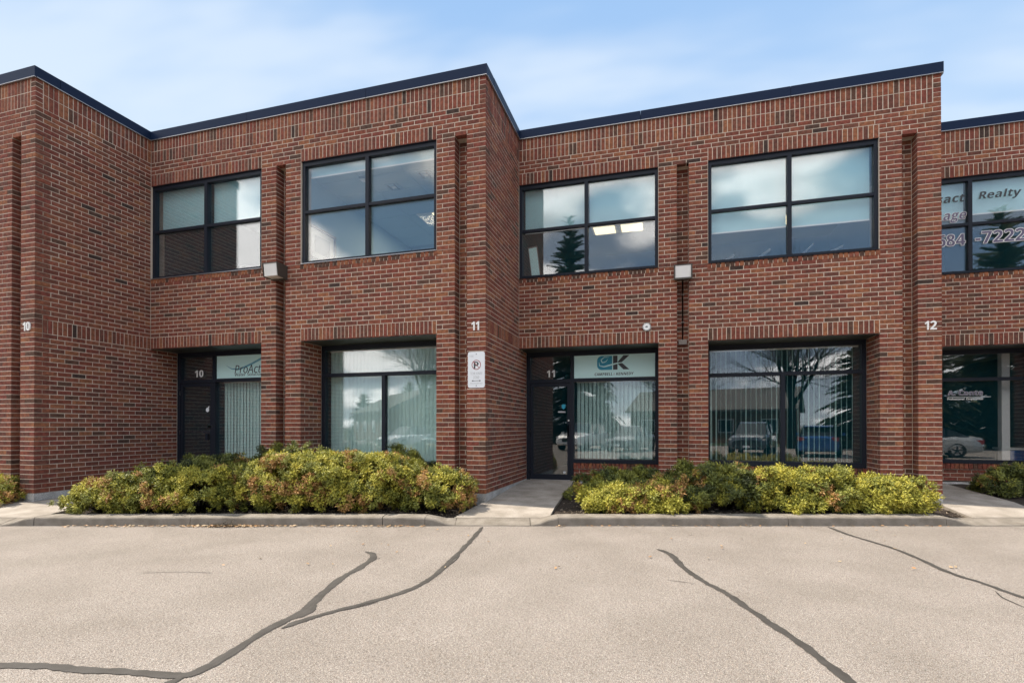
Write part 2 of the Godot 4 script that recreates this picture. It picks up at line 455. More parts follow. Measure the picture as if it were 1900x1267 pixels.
func make_ground() -> void:
	var a := Acc.new()
	a.quad(Vector3(-300, -0.03, 300), Vector3(300, -0.03, 300), Vector3(300, -0.03, -300), Vector3(-300, -0.03, -300))
	tag(one("ground", a, M.lawn), "green lawn ground around the parking lot", "", "", "structure")
	# the lot: gently uneven asphalt in front of the kerb, to well behind the camera
	var b := Acc.new()
	var n := FastNoiseLite.new()
	n.frequency = 0.12
	var nx := 60; var nz := 40
	for j in nz:
		for i in nx:
			var q := []
			for e in [[0, 0], [1, 0], [1, 1], [0, 1]]:
				var x := lerpf(-60, 60, float(i + e[0]) / nx)
				var z := lerpf(20.0, -7.55, float(j + e[1]) / nz)
				q.append(Vector3(x, 0, z))
			b.quad(q[0], q[1], q[2], q[3])
	var lot := one("asphalt", b, M.asphalt)
	tag(lot, "pale sun-bleached asphalt parking lot with exposed stone chips", "", "", "structure")
	crack(lot, [Vector2(-3.9, 3.16), Vector2(-3.04, 3.13), Vector2(-2.73, 3.11), Vector2(-2.45, 3.06), Vector2(-2.07, 3.03), Vector2(-1.86, 3.0), Vector2(-1.80, 3.13), Vector2(-1.77, 3.3), Vector2(-1.74, 3.5), Vector2(-1.69, 3.76), Vector2(-1.64, 3.95), Vector2(-1.605, 4.13), Vector2(-1.61, 4.5), Vector2(-1.60, 4.94), Vector2(-1.54, 5.26), Vector2(-1.505, 5.64), Vector2(-1.57, 5.88), Vector2(-1.67, 5.98)], 0.075, 1)
	crack(lot, [Vector2(-1.62, 3.70), Vector2(-1.52, 3.87), Vector2(-1.38, 4.03), Vector2(-1.22, 4.19), Vector2(-1.03, 4.39), Vector2(-0.86, 4.65), Vector2(-0.73, 5.07), Vector2(-0.62, 5.76), Vector2(-0.53, 6.43), Vector2(-0.42, 7.45)], 0.060, 2)
	crack(lot, [Vector2(-1.66, 3.86), Vector2(-1.60, 3.98), Vector2(-1.57, 4.08), Vector2(-1.575, 4.2)], 0.12, 12)
	crack(lot, [Vector2(-1.86, 3.0), Vector2(-1.90, 2.9), Vector2(-1.98, 2.7)], 0.07, 3)
	crack(lot, [Vector2(1.68, 6.10), Vector2(1.76, 5.85), Vector2(1.73, 5.28), Vector2(1.76, 4.82), Vector2(1.82, 4.51), Vector2(1.84, 4.14), Vector2(1.86, 3.82), Vector2(1.89, 3.56), Vector2(1.89, 3.26), Vector2(1.88, 2.94), Vector2(1.87, 2.6)], 0.066, 4)
	crack(lot, [Vector2(4.48, 7.45), Vector2(4.43, 6.81), Vector2(4.45, 6.2), Vector2(4.39, 5.72), Vector2(4.26, 5.14), Vector2(4.27, 4.78), Vector2(4.25, 4.51), Vector2(4.25, 4.2), Vector2(4.2, 3.6)], 0.055, 5)
	crack(lot, [Vector2(4.18, 4.55), Vector2(4.08, 4.38), Vector2(4.05, 4.26), Vector2(4.02, 4.1)], 0.012, 6)
	crack(lot, [Vector2(-3.6, 5.1), Vector2(-3.2, 5.14), Vector2(-2.9, 5.1)], 0.007, 21)
	crack(lot, [Vector2(-1.30, 4.07), Vector2(-1.18, 4.17), Vector2(-1.08, 4.27)], 0.016, 22)
	crack(lot, [Vector2(1.44, 4.86), Vector2(1.58, 4.80), Vector2(1.66, 4.74)], 0.009, 23)
	crack(lot, [Vector2(-0.66, 5.35), Vector2(-0.60, 5.6), Vector2(-0.58, 5.85)], 0.02, 24)
	crack(lot, [Vector2(-1.49, 5.62), Vector2(-1.42, 5.68)], 0.016, 25)
	# kerb: raised along the beds, flush across the walks
	var k := thing("kerb", "", "")
	tag(k, "low rounded concrete kerb edging the planting beds, flush at the walks", "", "", "structure")
	for s in [[-12.0, -10.6, .128, .128], [-10.59, -10.1, .128, .014], [-10.09, -7.36, .014, .014], [-7.35, -6.86, .014, .125], [-6.85, -4.62, .125, .128], [-4.612, -1.862, .128, .128], [-1.852, -1.25, .128, .122], [-1.245, -0.82, .122, .014], [-0.815, 0.26, .014, .014], [0.268, 0.66, .014, .125], [0.665, 3.955, .125, .128], [3.965, 6.22, .128, .128], [6.226, 6.62, .128, .014], [6.625, 9.4, .014, .014], [9.41, 9.8, .014, .128], [9.81, 13.0, .128, .128]]:
		kerb_piece(k, s[0], s[1], s[2], s[3])
	# planting soil with its own lumps
	var so := Acc.new()
	n.frequency = 2.3
	var g := func(x: float, d: float) -> Vector3: return Vector3(x, ground_y(x, -d) - 0.035 + bed_lift(x, d) + 0.022 * n.get_noise_2d(x, d), -d)
	var nd := 34
	for i in 170:
		for j in nd:
			var x0 := lerpf(-14, 14, i / 170.0); var x1 := lerpf(-14, 14, (i + 1) / 170.0)
			var d0 := lerpf(7.785, 13.2, float(j) / nd); var d1 := lerpf(7.785, 13.2, float(j + 1) / nd)
			so.quad(g.call(x0, d0), g.call(x1, d0), g.call(x1, d1), g.call(x0, d1))
	tag(one("soil", so, M.soil), "dark mulched soil of the planting beds", "", "", "structure")
	strip("walkway", [Vector2(-0.86, 7.806), Vector2(-0.60, 8.5), Vector2(-0.46, 8.82), Vector2(0.34, 11.5)], [Vector2(0.55, 7.806), Vector2(0.70, 8.5), Vector2(0.78, 8.82), Vector2(1.36, 11.3)], M.concrete, 0.012, "concrete walk leading to door 11")
	strip("walkway", [Vector2(-10.0, 7.806), Vector2(-10.0, 8.5), Vector2(-9.9, 8.9), Vector2(-7.4, 11.5)], [Vector2(-7.08, 7.806), Vector2(-6.95, 8.5), Vector2(-6.85, 8.9), Vector2(-6.3, 11.4)], M.concrete, 0.012, "concrete walk leading to door 10")
	strip("walkway", [Vector2(6.84, 7.806), Vector2(7.0, 8.5), Vector2(7.14, 8.78), Vector2(7.9, 11.5)], [Vector2(8.12, 7.806), Vector2(8.3, 8.5), Vector2(8.4, 8.78), Vector2(8.97, 11.3)], M.concrete, 0.012, "concrete walk on the far side of pillar 12")

# ---------------------------------------------------------------- bricks
var bc := PackedVector3Array()
var bs := PackedVector3Array()
var bt := PackedInt32Array()
var bface := PackedVector3Array()
var bkind := PackedInt32Array()
var patch := FastNoiseLite.new()

func lay(m: Vector3, size: Vector3, face: Vector3, kind: int) -> void:
	var r := rng.randf()
	var warm := patch.get_noise_3d(m.x * 0.5, m.y * 0.42, m.z * 0.5 + 7.0)
	var t := rng.randi_range(0, 9)
	if kind == 2: t = [10, 6, 10, 2, 11, 12][rng.randi_range(0, 5)] if r > 0.15 else 12
	elif r < 0.013 - warm * 0.035: t = 12 + rng.randi_range(0, 1)
	elif r < 0.06: t = 11
	elif r > 0.93 - maxf(warm, 0.0) * 0.55: t = 10 if rng.randf() < 0.45 else 6
	bc.append(m + face * rng.randf_range(-0.0018, 0.0022)); bs.append(size - Vector3(absf(face.z) + absf(face.y) * 0.0, 1.0, absf(face.x)) * rng.randf_range(0.0, 0.0016))
	bt.append(t); bface.append(face); bkind.append(kind)

func courses(o: Vector3, t: Vector3, nrm: Vector3, length: float, k0: int, k1: int, lc: int, rc: int, par: int) -> int:
	# running bond on a straight face that starts at o and runs along t; lc and rc mark outside corners shared with another face. Returns the half-brick count.
	var nh := maxi(1, roundi(length / HB))
	var ph := length / nh
	for k in range(k0, k1):
		var i := 0
		var first := (k + par) & 1
		while i < nh:
			var w := 1 if (i == 0 and first == 1) or i == nh - 1 else 2
			var skip := w == 1 and ((i == 0 and lc == 1 and first == 1) or (i + w == nh and rc == 1 and i > 0))
			if not skip:
				var a := i * ph + (0.0 if i == 0 and lc == 1 else 0.0058)
				var b := (i + w) * ph - (0.0 if i + w == nh and rc == 1 else 0.0058)
				var m := o + t * (a + b) * 0.5 + Vector3(0, (k + 0.5) * CO, 0) - nrm * 0.0575
				lay(m, (t * (b - a)).abs() + Vector3(0, CO - 0.0118, 0) + (nrm * 0.115).abs(), nrm, 0)
			i += w
	return nh

func pairing(nh: int, par: int) -> int:
	return (nh + 1 + par) & 1

func soldiers(o: Vector3, t: Vector3, nrm: Vector3, length: float, y0: float, y1: float, depth := 0.1, proud := 0.0, kind := 1) -> void:
	var n := maxi(1, roundi(length / 0.08))
	var p := length / n
	for i in n:
		var m := o + t * (i + 0.5) * p + Vector3(0, (y0 + y1) * 0.5, 0) + nrm * (proud - depth * 0.5)
		lay(m, (t * (p - 0.0116)).abs() + Vector3(0, y1 - y0 - 0.0116, 0) + (nrm * depth).abs(), nrm, kind)

const X := Vector3(1, 0, 0)
const Zv := Vector3(0, 0, 1)
const W1 := 2.765
const P1 := 3.105
const P2 := 3.32
const W2 := 3.66
const W3 := 6.42
const P3 := 6.76
const P4 := 6.98
const SD := 0.22               # depth of the slots between the piers

func facade_bricks(ox: float, oz: float, west: bool) -> void:
	var o := Vector3(ox, 0, oz)
	# ground floor piers with their reveals and slots
	for pr in [[W1, P1, true, false], [P2, W2, false, true], [W3, P3, true, false], [P4, UL, false, false]]:
		var x0: float = pr[0]; var x1: float = pr[1]
		for zone in [[0, 34], [37, 51], [51, 76]] if false else [[0, 34]]:
			courses(o + X * x0, X, Zv, x1 - x0, zone[0], zone[1], 1, 1, 0)
		var nh := roundi((x1 - x0) / HB)
		if pr[2]:   # reveal on the left of the pier, facing left: runs from the back to the front
			var n2 := roundi(RD / HB)
			courses(o + X * x0 - Zv * RD, Zv, -X, RD, 0, 34, 0, 1, pairing(n2, 0))
		if pr[3]:
			courses(o + X * x1, -Zv, X, RD, 0, 34, 1, 0, pairing(nh, 0))
	# spandrel between the floors, and pier bands beside the lintels
	for seg in [[W1, P1], [P2, W2], [W3, P3], [P4, UL]]:
		courses(o + X * seg[0], X, Zv, seg[1] - seg[0], 34, 37, 1 if seg[0] in [P2, P4] else 0, 1 if seg[1] in [P1, P3, UL] else 0, 0)
		courses(o + X * seg[0], X, Zv, seg[1] - seg[0], 51, 76, 1 if seg[0] in [P2, P4] else 0, 1 if seg[1] in [P1, P3, UL] else 0, 0)
	for seg in [[0.0, P1], [P2, P3], [P4, UL]]:
		var nh := roundi((seg[1] - seg[0]) / HB)
		var par := 0 if seg[0] == P4 else (nh + 1) & 1 if seg[0] == 0.0 else 0
		courses(o + X * seg[0], X, Zv, seg[1] - seg[0], 37, 51, 0 if seg[0] == 0.0 else 1, 1, par)
	# slots: two cheeks and a back
	for sl in [[P1, P2], [P3, P4]]:
		courses(o + X * sl[0], -Zv, X, SD, 0, 76, 1, 0, 0)
		courses(o + X * sl[1] - Zv * SD, Zv, -X, SD, 0, 76, 0, 1, 1)
		courses(o + X * sl[0] - Zv * SD, X, Zv, sl[1] - sl[0], 0, 76, 0, 0, 1)
	# lintels of standing bricks, sills of bricks on edge
	soldiers(o, X, Zv, W1, 34 * CO, 37 * CO); soldiers(o + X * W2, X, Zv, W3 - W2, 34 * CO, 37 * CO)
	soldiers(o, X, Zv, W1, 76 * CO, 79 * CO); soldiers(o + X * W2, X, Zv, W3 - W2, 76 * CO, 79 * CO)
	soldiers(o, X, Zv, W1, 51 * CO - 0.012, 52 * CO + 0.005, 0.14, 0.005, 2); soldiers(o + X * (W2 - 0.02), X, Zv, W3 - W2 + 0.04, 51 * CO - 0.012, 52 * CO + 0.005, 0.14, 0.005, 2)
	courses(o + X * W1, X, Zv, W2 - W1, 76, 79, 0, 0, 0)
	courses(o + X * W3, X, Zv, UL - W3, 76, 79, 0, 1, pairing(roundi((UL - W3) / HB), 0))
	courses(o, X, Zv, UL, 79, 82, 0, 1, pairing(roundi(UL / HB), 0))
	for b in [[82, 85], [85, 88]]:
		soldiers(o, X, Zv, UL - 0.12, b[0] * CO, b[1] * CO)
		for k in range(b[0], b[1]):
			lay(o + Vector3(UL - 0.055, (k + 0.5) * CO, -0.055), Vector3(0.11, CO - 0.01, 0.11), Zv, 0)
	# low wall under the shop windows, set back in the recess, with its own brick sill
	for seg in [[1.03, W1], [W2, W3]]:
		courses(o + Vector3(seg[0], 0, -RD + 0.02), X, Zv, seg[1] - seg[0], 0, 3, 0, 0, 1)
		soldiers(o + Vector3(seg[0], 0, -RD + 0.02), X, Zv, seg[1] - seg[0], 0.245, 0.365, 0.12, 0.03)
	# the side of the step at the right end, facing right
	var s := o + X * UL
	var nf := roundi(0.34 / HB)
	courses(s, -Zv, X, UB + RD, 0, 34, 1, 0, pairing(nf, 0))
	courses(s, -Zv, X, UB, 37, 82, 1, 0, pairing(nf, 0))
	for k in range(34, 37):
		lay(s + Vector3(-0.0575, (k + 0.5) * CO, -0.0575 if k & 1 else -0.058), Vector3(0.115, CO - 0.01, 0.115), X, 0)
	soldiers(s - Zv * 0.12, -Zv, X, UB - 0.12, 34 * CO, 37 * CO)
	soldiers(s - Zv * 0.12, -Zv, X, UB - 0.12, 82 * CO, 85 * CO); soldiers(s - Zv * 0.12, -Zv, X, UB - 0.12, 85 * CO, 88 * CO)

func wall_core(a: Acc, ox: float, oz: float) -> void:
	var e := 0.0032
	var f := func(x0: float, x1: float, y0: float, y1: float, d0: float, d1: float) -> void: a.span(ox + x0, ox + x1, y0, y1, oz - d0, oz - d1)
	for z in [[0.0, 34 * CO + 0.02, 0.76], [52 * CO, 76 * CO + 0.02, 0.3]]:
		var side: float = e if z[2] > 0.5 else 0.0
		f.call(W1 + side, P1 - e, z[0], z[1], e, SD + e); f.call(P2 + e, W2 - side, z[0], z[1], e, SD + e); f.call(W1 + side, W2 - side, z[0], z[1], SD + e + 0.0005, z[2])
		f.call(W3 + side, P3 - e, z[0], z[1], e, SD + e); f.call(P4 + e, UL - e, z[0], z[1], e, SD + e); f.call(W3 + side, UL - 0.26, z[0], z[1], SD + e + 0.0005, z[2])
	var y0 := 34 * CO + 0.022
	f.call(0.001, P1 - e, y0, 52 * CO - 0.03, e, SD + e); f.call(P2 + e, P3 - e, y0, 52 * CO - 0.03, e, SD + e); f.call(P4 + e, UL - e, y0, 52 * CO - 0.03, e, SD + e)
	f.call(0.001, UL - 0.26, y0, 52 * CO - 0.03, SD + e + 0.0005, 0.40)
	f.call(0.001, UL - e, 76 * CO + 0.022, 88 * CO, e, 0.32)
	# low wall under the windows
	f.call(1.035, W1, 0.0, 0.30, RD - 0.013, RD + 0.16); f.call(W2, W3, 0.0, 0.30, RD - 0.013, RD + 0.16)
	# step wall
	a.span(ox + UL - e, ox + UL - 0.259, 0.0, 34 * CO, oz - e - 0.0005, oz - UB - 0.76)
	a.span(ox + UL - e, ox + UL - 0.259, 34 * CO + 0.0005, 88 * CO - 0.001, oz - e - 0.001, oz - UB - 0.31)

func make_building() -> void:
	bld = thing("office_building", "two-storey red brick office row with stepped facades and navy roof edge", "building", Vector3(0.1406, BASE, -10.7892), -PHI)
	patch.seed = 5; patch.frequency = 0.8; patch.fractal_octaves = 3
	rng.seed = 41
	var core := Acc.new()
	var units := [[-2 * UL, 2 * UB], [-UL, UB], [0.0, 0.0], [UL, -UB]]
	for u in units:
		wall_core(core, u[0], u[1])
		facade_bricks(u[0], u[1], false)
	# a blank wall closes the row on both ends and behind
	core.span(-2 * UL - 0.25, -2 * UL, 0, 88 * CO, 2 * UB, -9.2)
	core.span(2 * UL - 0.26, 2 * UL + 0.05, 0, 88 * CO, -4.2, -9.2)
	core.span(-2 * UL - 0.25, 2 * UL + 0.05, 0, 88 * CO, -9.2, -9.45)
	var wall := one("wall", core, M.mortar, bld)
	tag(wall, "red brick wall with pale mortar joints", "")
	# the bricks that show largest are single pieces, the rest one mass
	var inv := bld.transform
	var score := []
	for k in bc.size():
		var p := inv * bc[k]
		var nrm := inv.basis * bface[k]
		var to := EYE - p
		var cs := nrm.dot(to.normalized())
		var area := bs[k].y * (bs[k].x if absf(bface[k].z) > 0.5 else bs[k].z)
		var ok := cs > 0.1 and bc[k].y > 0.95 and absf(p.x) < -p.z * 0.95
		if bc[k].x > UL + 0.01 and bc[k].x < UL + 0.95: ok = false
		if bc[k].x < -UL - 0.7: ok = false
		score.append([area * cs / to.length_squared() if ok and bkind[k] == 0 else 0.0, area * cs / to.length_squared() if ok and bkind[k] == 1 else 0.0, k])
	var single := {}
	for col in [0, 1]:
		var srt := score.duplicate()
		srt.sort_custom(func(a, b): return a[col] > b[col])
		for j in (300 if col == 0 else 220): single[srt[j][2]] = true
	var rest := Acc.new()
	var unit_box := Acc.new()
	unit_box.box(Vector3.ZERO, Vector3.ONE)
	var um := unit_box.mesh()
	for k in bc.size():
		if single.has(k):
			var o := put("brick" if bkind[k] == 0 else "soldier_brick", um, M.bricks[bt[k]], wall)
			o.position = bc[k]; o.scale = bs[k]
		else:
			var t: Array = M.tones[bt[k]]
			rest.box(bc[k], bs[k], Color(t[0], t[1], t[2]))
	var mass := one("brickwork", rest, M.brick_mix, wall)
	mass.set_meta("kind", "stuff")
	# concrete foundation showing below the bricks
	var pl := Acc.new()
	for u in units:
		var ox: float = u[0]; var oz: float = u[1]
		for sg in [[W1 - 0.004, W2 + 0.004], [W3 - 0.004, UL - 0.3]]:
			pl.span(ox + sg[0], ox + sg[1], -0.5, -0.002, oz + 0.004, oz - 0.8)
		pl.span(ox + UL - 0.3, ox + UL + 0.004, -0.5, -0.0025, oz + 0.004, oz - UB - 0.8)
		pl.span(ox + 0.01, ox + W1 - 0.01, -0.5, -0.022, oz - RD + 0.03, oz - 0.9)
		pl.span(ox + W2 + 0.01, ox + W3 - 0.01, -0.5, -0.003, oz - RD + 0.03, oz - 0.9)
	one("foundation", pl, M.plinth, bld)
	# navy metal coping in lengths with a bright hem
	for u in units:
		var ox: float = u[0]; var oz: float = u[1]
		var cuts := [0.0, 2.44, 5.05, UL + 0.03]
		for k in 3:
			var c := block("coping", M.coping, bld, ox + cuts[k] + 0.003 + (0.03 if k == 0 else 0.0), ox + cuts[k + 1] - 0.003, 88 * CO - 0.012, 88 * CO + 0.165, oz + 0.03, oz - 0.36)
			block("hem", M.hem, c, ox + cuts[k] + 0.004 + (0.03 if k == 0 else 0.0), ox + cuts[k + 1] - 0.004, 88 * CO - 0.022, 88 * CO - 0.0125, oz + 0.037, oz + 0.01)
		var c2 := block("coping", M.coping, bld, ox + UL - 0.36, ox + UL + 0.03, 88 * CO - 0.0115, 88 * CO + 0.1655, oz - 0.365, oz - UB - 0.36)
		block("hem", M.hem, c2, ox + UL + 0.008, ox + UL + 0.037, 88 * CO - 0.022, 88 * CO - 0.0125, oz - 0.0, oz - UB)
	var roof := Acc.new()
	for u in units:
		roof.span(u[0] - 0.01, u[0] + UL - 0.262, 6.5, 6.7, u[1] - 0.322, -9.2)
	one("roof", roof, M.dark_room, bld)
	# the rooms behind the windows: floors, ceilings and partitions
	var fl := Acc.new(); var pt := Acc.new(); var pg := Acc.new(); var pd := Acc.new()
	for u in units:
		var ox: float = u[0]; var oz: float = u[1]
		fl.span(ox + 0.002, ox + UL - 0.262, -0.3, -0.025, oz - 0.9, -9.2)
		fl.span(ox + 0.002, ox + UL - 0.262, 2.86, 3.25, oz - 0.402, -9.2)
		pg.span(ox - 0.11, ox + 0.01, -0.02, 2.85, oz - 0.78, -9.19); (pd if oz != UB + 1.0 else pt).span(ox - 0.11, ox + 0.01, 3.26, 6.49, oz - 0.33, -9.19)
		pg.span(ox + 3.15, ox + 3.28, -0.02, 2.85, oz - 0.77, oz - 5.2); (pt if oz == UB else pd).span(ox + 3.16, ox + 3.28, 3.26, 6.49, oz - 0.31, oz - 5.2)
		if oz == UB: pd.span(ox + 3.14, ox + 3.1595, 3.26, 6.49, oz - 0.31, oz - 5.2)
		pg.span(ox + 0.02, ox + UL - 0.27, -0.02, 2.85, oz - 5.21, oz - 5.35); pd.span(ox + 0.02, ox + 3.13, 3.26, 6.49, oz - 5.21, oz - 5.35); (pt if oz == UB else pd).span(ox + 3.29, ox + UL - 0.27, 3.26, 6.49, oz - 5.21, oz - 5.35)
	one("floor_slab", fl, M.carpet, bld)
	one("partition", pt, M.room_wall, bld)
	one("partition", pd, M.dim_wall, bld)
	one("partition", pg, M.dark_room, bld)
	for u in units:
		var ox: float = u[0]; var oz: float = u[1]
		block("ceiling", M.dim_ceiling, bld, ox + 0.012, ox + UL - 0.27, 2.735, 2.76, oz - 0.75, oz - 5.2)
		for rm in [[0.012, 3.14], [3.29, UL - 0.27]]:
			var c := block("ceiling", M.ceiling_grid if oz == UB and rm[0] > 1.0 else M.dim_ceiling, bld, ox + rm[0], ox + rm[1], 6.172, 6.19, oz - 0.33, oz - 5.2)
			var near: bool = oz == UB and rm[0] > 1.0
			if near:
				for i in 4:
					for j in 7:
						var x0: float = ox + rm[0] + 0.01 + i * 1.0
						if x0 + 0.2 > ox + rm[1]: continue
						block("ceiling_tile", M.ceiling, c, x0, minf(x0 + 0.985, ox + rm[1] - 0.01), 6.163, 6.1715, oz - 0.36 - j * 0.66, oz - 0.36 - j * 0.66 - 0.645)
	print("bricks ", bc.size())

# ---------------------------------------------------------------- lettering
func letters(called: String, text: String, parent: Node, m: Material, x0: float, x1: float, y0: float, y1: float, z: float, depth := 0.004, weight := 400, lean := 0.0) -> MeshInstance3D:
	# text fitted into a rectangle of its parent's xy plane
	var f := SystemFont.new()
	f.font_names = PackedStringArray(["Droid Sans"])
	f.font_weight = weight
	var t := TextMesh.new()
	t.font = f
	t.text = text; t.font_size = 64; t.pixel_size = 0.01; t.depth = 1.0; t.curve_step = 1.5
	var bb := t.get_aabb()
	var o := put(called, t, m, parent)
	var sx := (x1 - x0) / bb.size.x
	var sy := (y1 - y0) / bb.size.y
	var b := Basis(Vector3(sx, 0, 0), Vector3(lean * sy, sy, 0), Vector3(0, 0, depth))
	var corner := b * Vector3(bb.position.x, bb.position.y, 0)
	o.transform = Transform3D(b, Vector3(x0 - corner.x, y0 - corner.y, z + depth * 0.5))
	return o

func outlined(text: String, parent: Node, fill: Material, x0: float, x1: float, y0: float, y1: float, z: float, lean: float, edge: float) -> void:
	# letters with a white outline: four white copies shifted a little, the fill in front
	var k := 0
	for d in [Vector2(-1, -1), Vector2(1, -1), Vector2(1, 1), Vector2(-1, 1)]:
		letters("letter_outline", text, parent, M.letter_white, x0 + d.x * edge, x1 + d.x * edge, y0 + d.y * edge, y1 + d.y * edge, z + 0.0004 * k, 0.0012, 700, lean)
		k += 1
	letters("lettering", text, parent, fill, x0, x1, y0, y1, z + 0.002, 0.0015, 700, lean)

func round_rect(x0: float, x1: float, y0: float, y1: float, r: float, k := 6) -> PackedVector2Array:
	var p := PackedVector2Array()
	for c in [[x1 - r, y1 - r, 0.0], [x0 + r, y1 - r, 0.5], [x0 + r, y0 + r, 1.0], [x1 - r, y0 + r, 1.5]]:
		for j in k + 1:
			var a: float = (c[2] + 0.5 * j / k) * PI
			p.append(Vector2(c[0] + r * cos(a), c[1] + r * sin(a)))
	return p

func ribbon(a: Acc, pts: Array, widths: Array, z: float) -> void:
	# a flat band along a smooth curve in the xy plane
	var cv := Curve2D.new()
	for k in pts.size():
		var t: Vector2 = (pts[mini(k + 1, pts.size() - 1)] - pts[maxi(k - 1, 0)]) * 0.2
		cv.add_point(pts[k], -t, t)
	var L := cv.get_baked_length()
	var n := 28
	var pl := Vector3.ZERO; var pr := Vector3.ZERO
	for j in n + 1:
		var s := L * j / n
		var p := cv.sample_baked(s)
		var d := (cv.sample_baked(minf(s + L * 0.02, L)) - cv.sample_baked(maxf(s - L * 0.02, 0))).normalized()
		var fi := float(j) / n * (widths.size() - 1)
		var w := lerpf(widths[int(fi)], widths[mini(int(fi) + 1, widths.size() - 1)], fi - int(fi)) * 0.5
		var l := Vector3(p.x - d.y * w, p.y + d.x * w, z)
		var r := Vector3(p.x + d.y * w, p.y - d.x * w, z)
		if j > 0: a.quad(pr, r, l, pl)
		pl = l; pr = r

# ---------------------------------------------------------------- windows and doors
func pane(parent: Node, x0: float, x1: float, y0: float, y1: float, z: float) -> void:
	# insulated glazing: three sheets with gaps
	var a := Acc.new()
	a.span(x0 - 0.006, x1 + 0.006, y0 - 0.006, y1 + 0.006, z, z - 0.006)
	a.span(x0 - 0.006, x1 + 0.006, y0 - 0.006, y1 + 0.006, z - 0.018, z - 0.024)
	a.span(x0 - 0.006, x1 + 0.006, y0 - 0.006, y1 + 0.006, z - 0.036, z - 0.042)
	one("pane", a, M.glass, parent)

func upper_window(ox: float, oz: float, x0: float, x1: float, label: String) -> void:
	var w := Node3D.new()
	w.name = "window"
	bld.add_child(w, true)
	w.position = Vector3(ox, 0, oz)
	w.set_meta("label", label)
	var y0 := 52 * CO + 0.012; var y1 := 76 * CO
	var b := 0.062
	var zf := -0.036; var zb := -0.14
	var a := Acc.new()
	a.span(x0 + 0.004, x0 + b, y0, y1, zf, zb); a.span(x1 - b, x1 - 0.004, y0, y1, zf, zb)
	a.span(x0 + b + 0.0005, x1 - b - 0.0005, y1 - b - 0.012, y1, zf, zb); a.span(x0 + b + 0.0005, x1 - b - 0.0005, y0, y0 + b * 0.8, zf, zb)
	one("frame", a, M.frame, w)
	var mx := (x0 + x1) * 0.5; var my := (y0 + y1) * 0.5 + 0.02
	block("mullion", M.frame, w, mx - 0.034, mx + 0.034, y0 + b * 0.8 + 0.0005, y1 - b - 0.0125, zf + 0.004, zb + 0.01)
	for s in [[x0 + b + 0.001, mx - 0.0345], [mx + 0.0345, x1 - b - 0.001]]:
		block("transom", M.frame, w, s[0], s[1], my - 0.026, my + 0.026, zf - 0.003, zb + 0.02)
		pane(w, s[0], s[1], my + 0.026, y1 - b - 0.012, -0.085)
		pane(w, s[0], s[1], y0 + b * 0.8, my - 0.026, -0.085)
	block("sill", M.hem if oz == UB else M.frame, w, x0 + 0.01, x1 - 0.004, y0 - 0.0115, y0 - 0.0005, 0.02, -0.13)
	block("inner_sill", M.white_paint, w, x0 + 0.01, x1 - 0.01, y0 - 0.02, y0 + 0.02, -0.1405, -0.34)

func shop_window(ox: float, oz: float, label: String) -> Node3D:
	# the plain window of the ground floor: two lights under one transom light
	var w := Node3D.new()
	w.name = "window"
	bld.add_child(w, true)
	w.position = Vector3(ox, 0, oz - RD)
	w.set_meta("label", label)
	var x0 := W2; var x1 := W3; var b := 0.07
	var a := Acc.new()
	a.span(x0 + 0.004, x0 + b, 0.366, 2.72, 0, -0.11); a.span(x1 - b, x1 - 0.004, 0.366, 2.72, 0, -0.11)
	a.span(x0 + b + 0.0005, x1 - b - 0.0005, 2.63, 2.72, 0, -0.11); a.span(x0 + b + 0.0005, x1 - b - 0.0005, 0.366, 0.46, 0.0, -0.11)
	one("frame", a, M.frame, w)
	block("transom", M.frame, w, x0 + b + 0.001, x1 - b - 0.001, 2.105, 2.172, 0.004, -0.10)
	var mx := (x0 + x1) * 0.5
	block("mullion", M.frame, w, mx - 0.036, mx + 0.036, 0.4605, 2.1045, 0.003, -0.10)
	pane(w, x0 + b, x1 - b, 2.172, 2.63, -0.05)
	pane(w, x0 + b, mx - 0.036, 0.46, 2.105, -0.05)
	pane(w, mx + 0.036, x1 - b, 0.46, 2.105, -0.05)
	return w

func entrance(ox: float, oz: float, label: String) -> Node3D:
	# door, its transom light, and the side light with a sign panel over it
	var w := Node3D.new()
	w.name = "entrance"
	bld.add_child(w, true)
	w.position = Vector3(ox, 0, oz - RD)
	w.set_meta("label", label)
	var a := Acc.new()
	a.span(0.006, 0.082, -0.02, 2.72, 0, -0.11); a.span(0.958, 1.03, -0.02, 2.72, 0, -0.11); a.span(W1 - 0.07, W1 - 0.004, 0.366, 2.72, 0, -0.11)
	a.span(0.0825, 0.9575, 2.63, 2.72, 0, -0.11); a.span(1.0305, W1 - 0.0705, 2.63, 2.72, 0, -0.11); a.span(1.0305, W1 - 0.0705, 0.366, 0.44, 0, -0.11)
	a.span(0.0825, 0.9575, 2.062, 2.135, 0, -0.11); a.span(1.0305, W1 - 0.0705, 2.075, 2.142, 0, -0.11)
	one("frame", a, M.frame, w)
	pane(w, 0.0825, 0.9575, 2.135, 2.63, -0.05)
	pane(w, 1.03, W1 - 0.07, 2.142, 2.63, -0.05)
	pane(w, 1.03, W1 - 0.07, 0.44, 2.075, -0.05)
	block("threshold", M.steel, w, 0.083, 0.957, -0.02, -0.004, 0.01, -0.11)
	return w

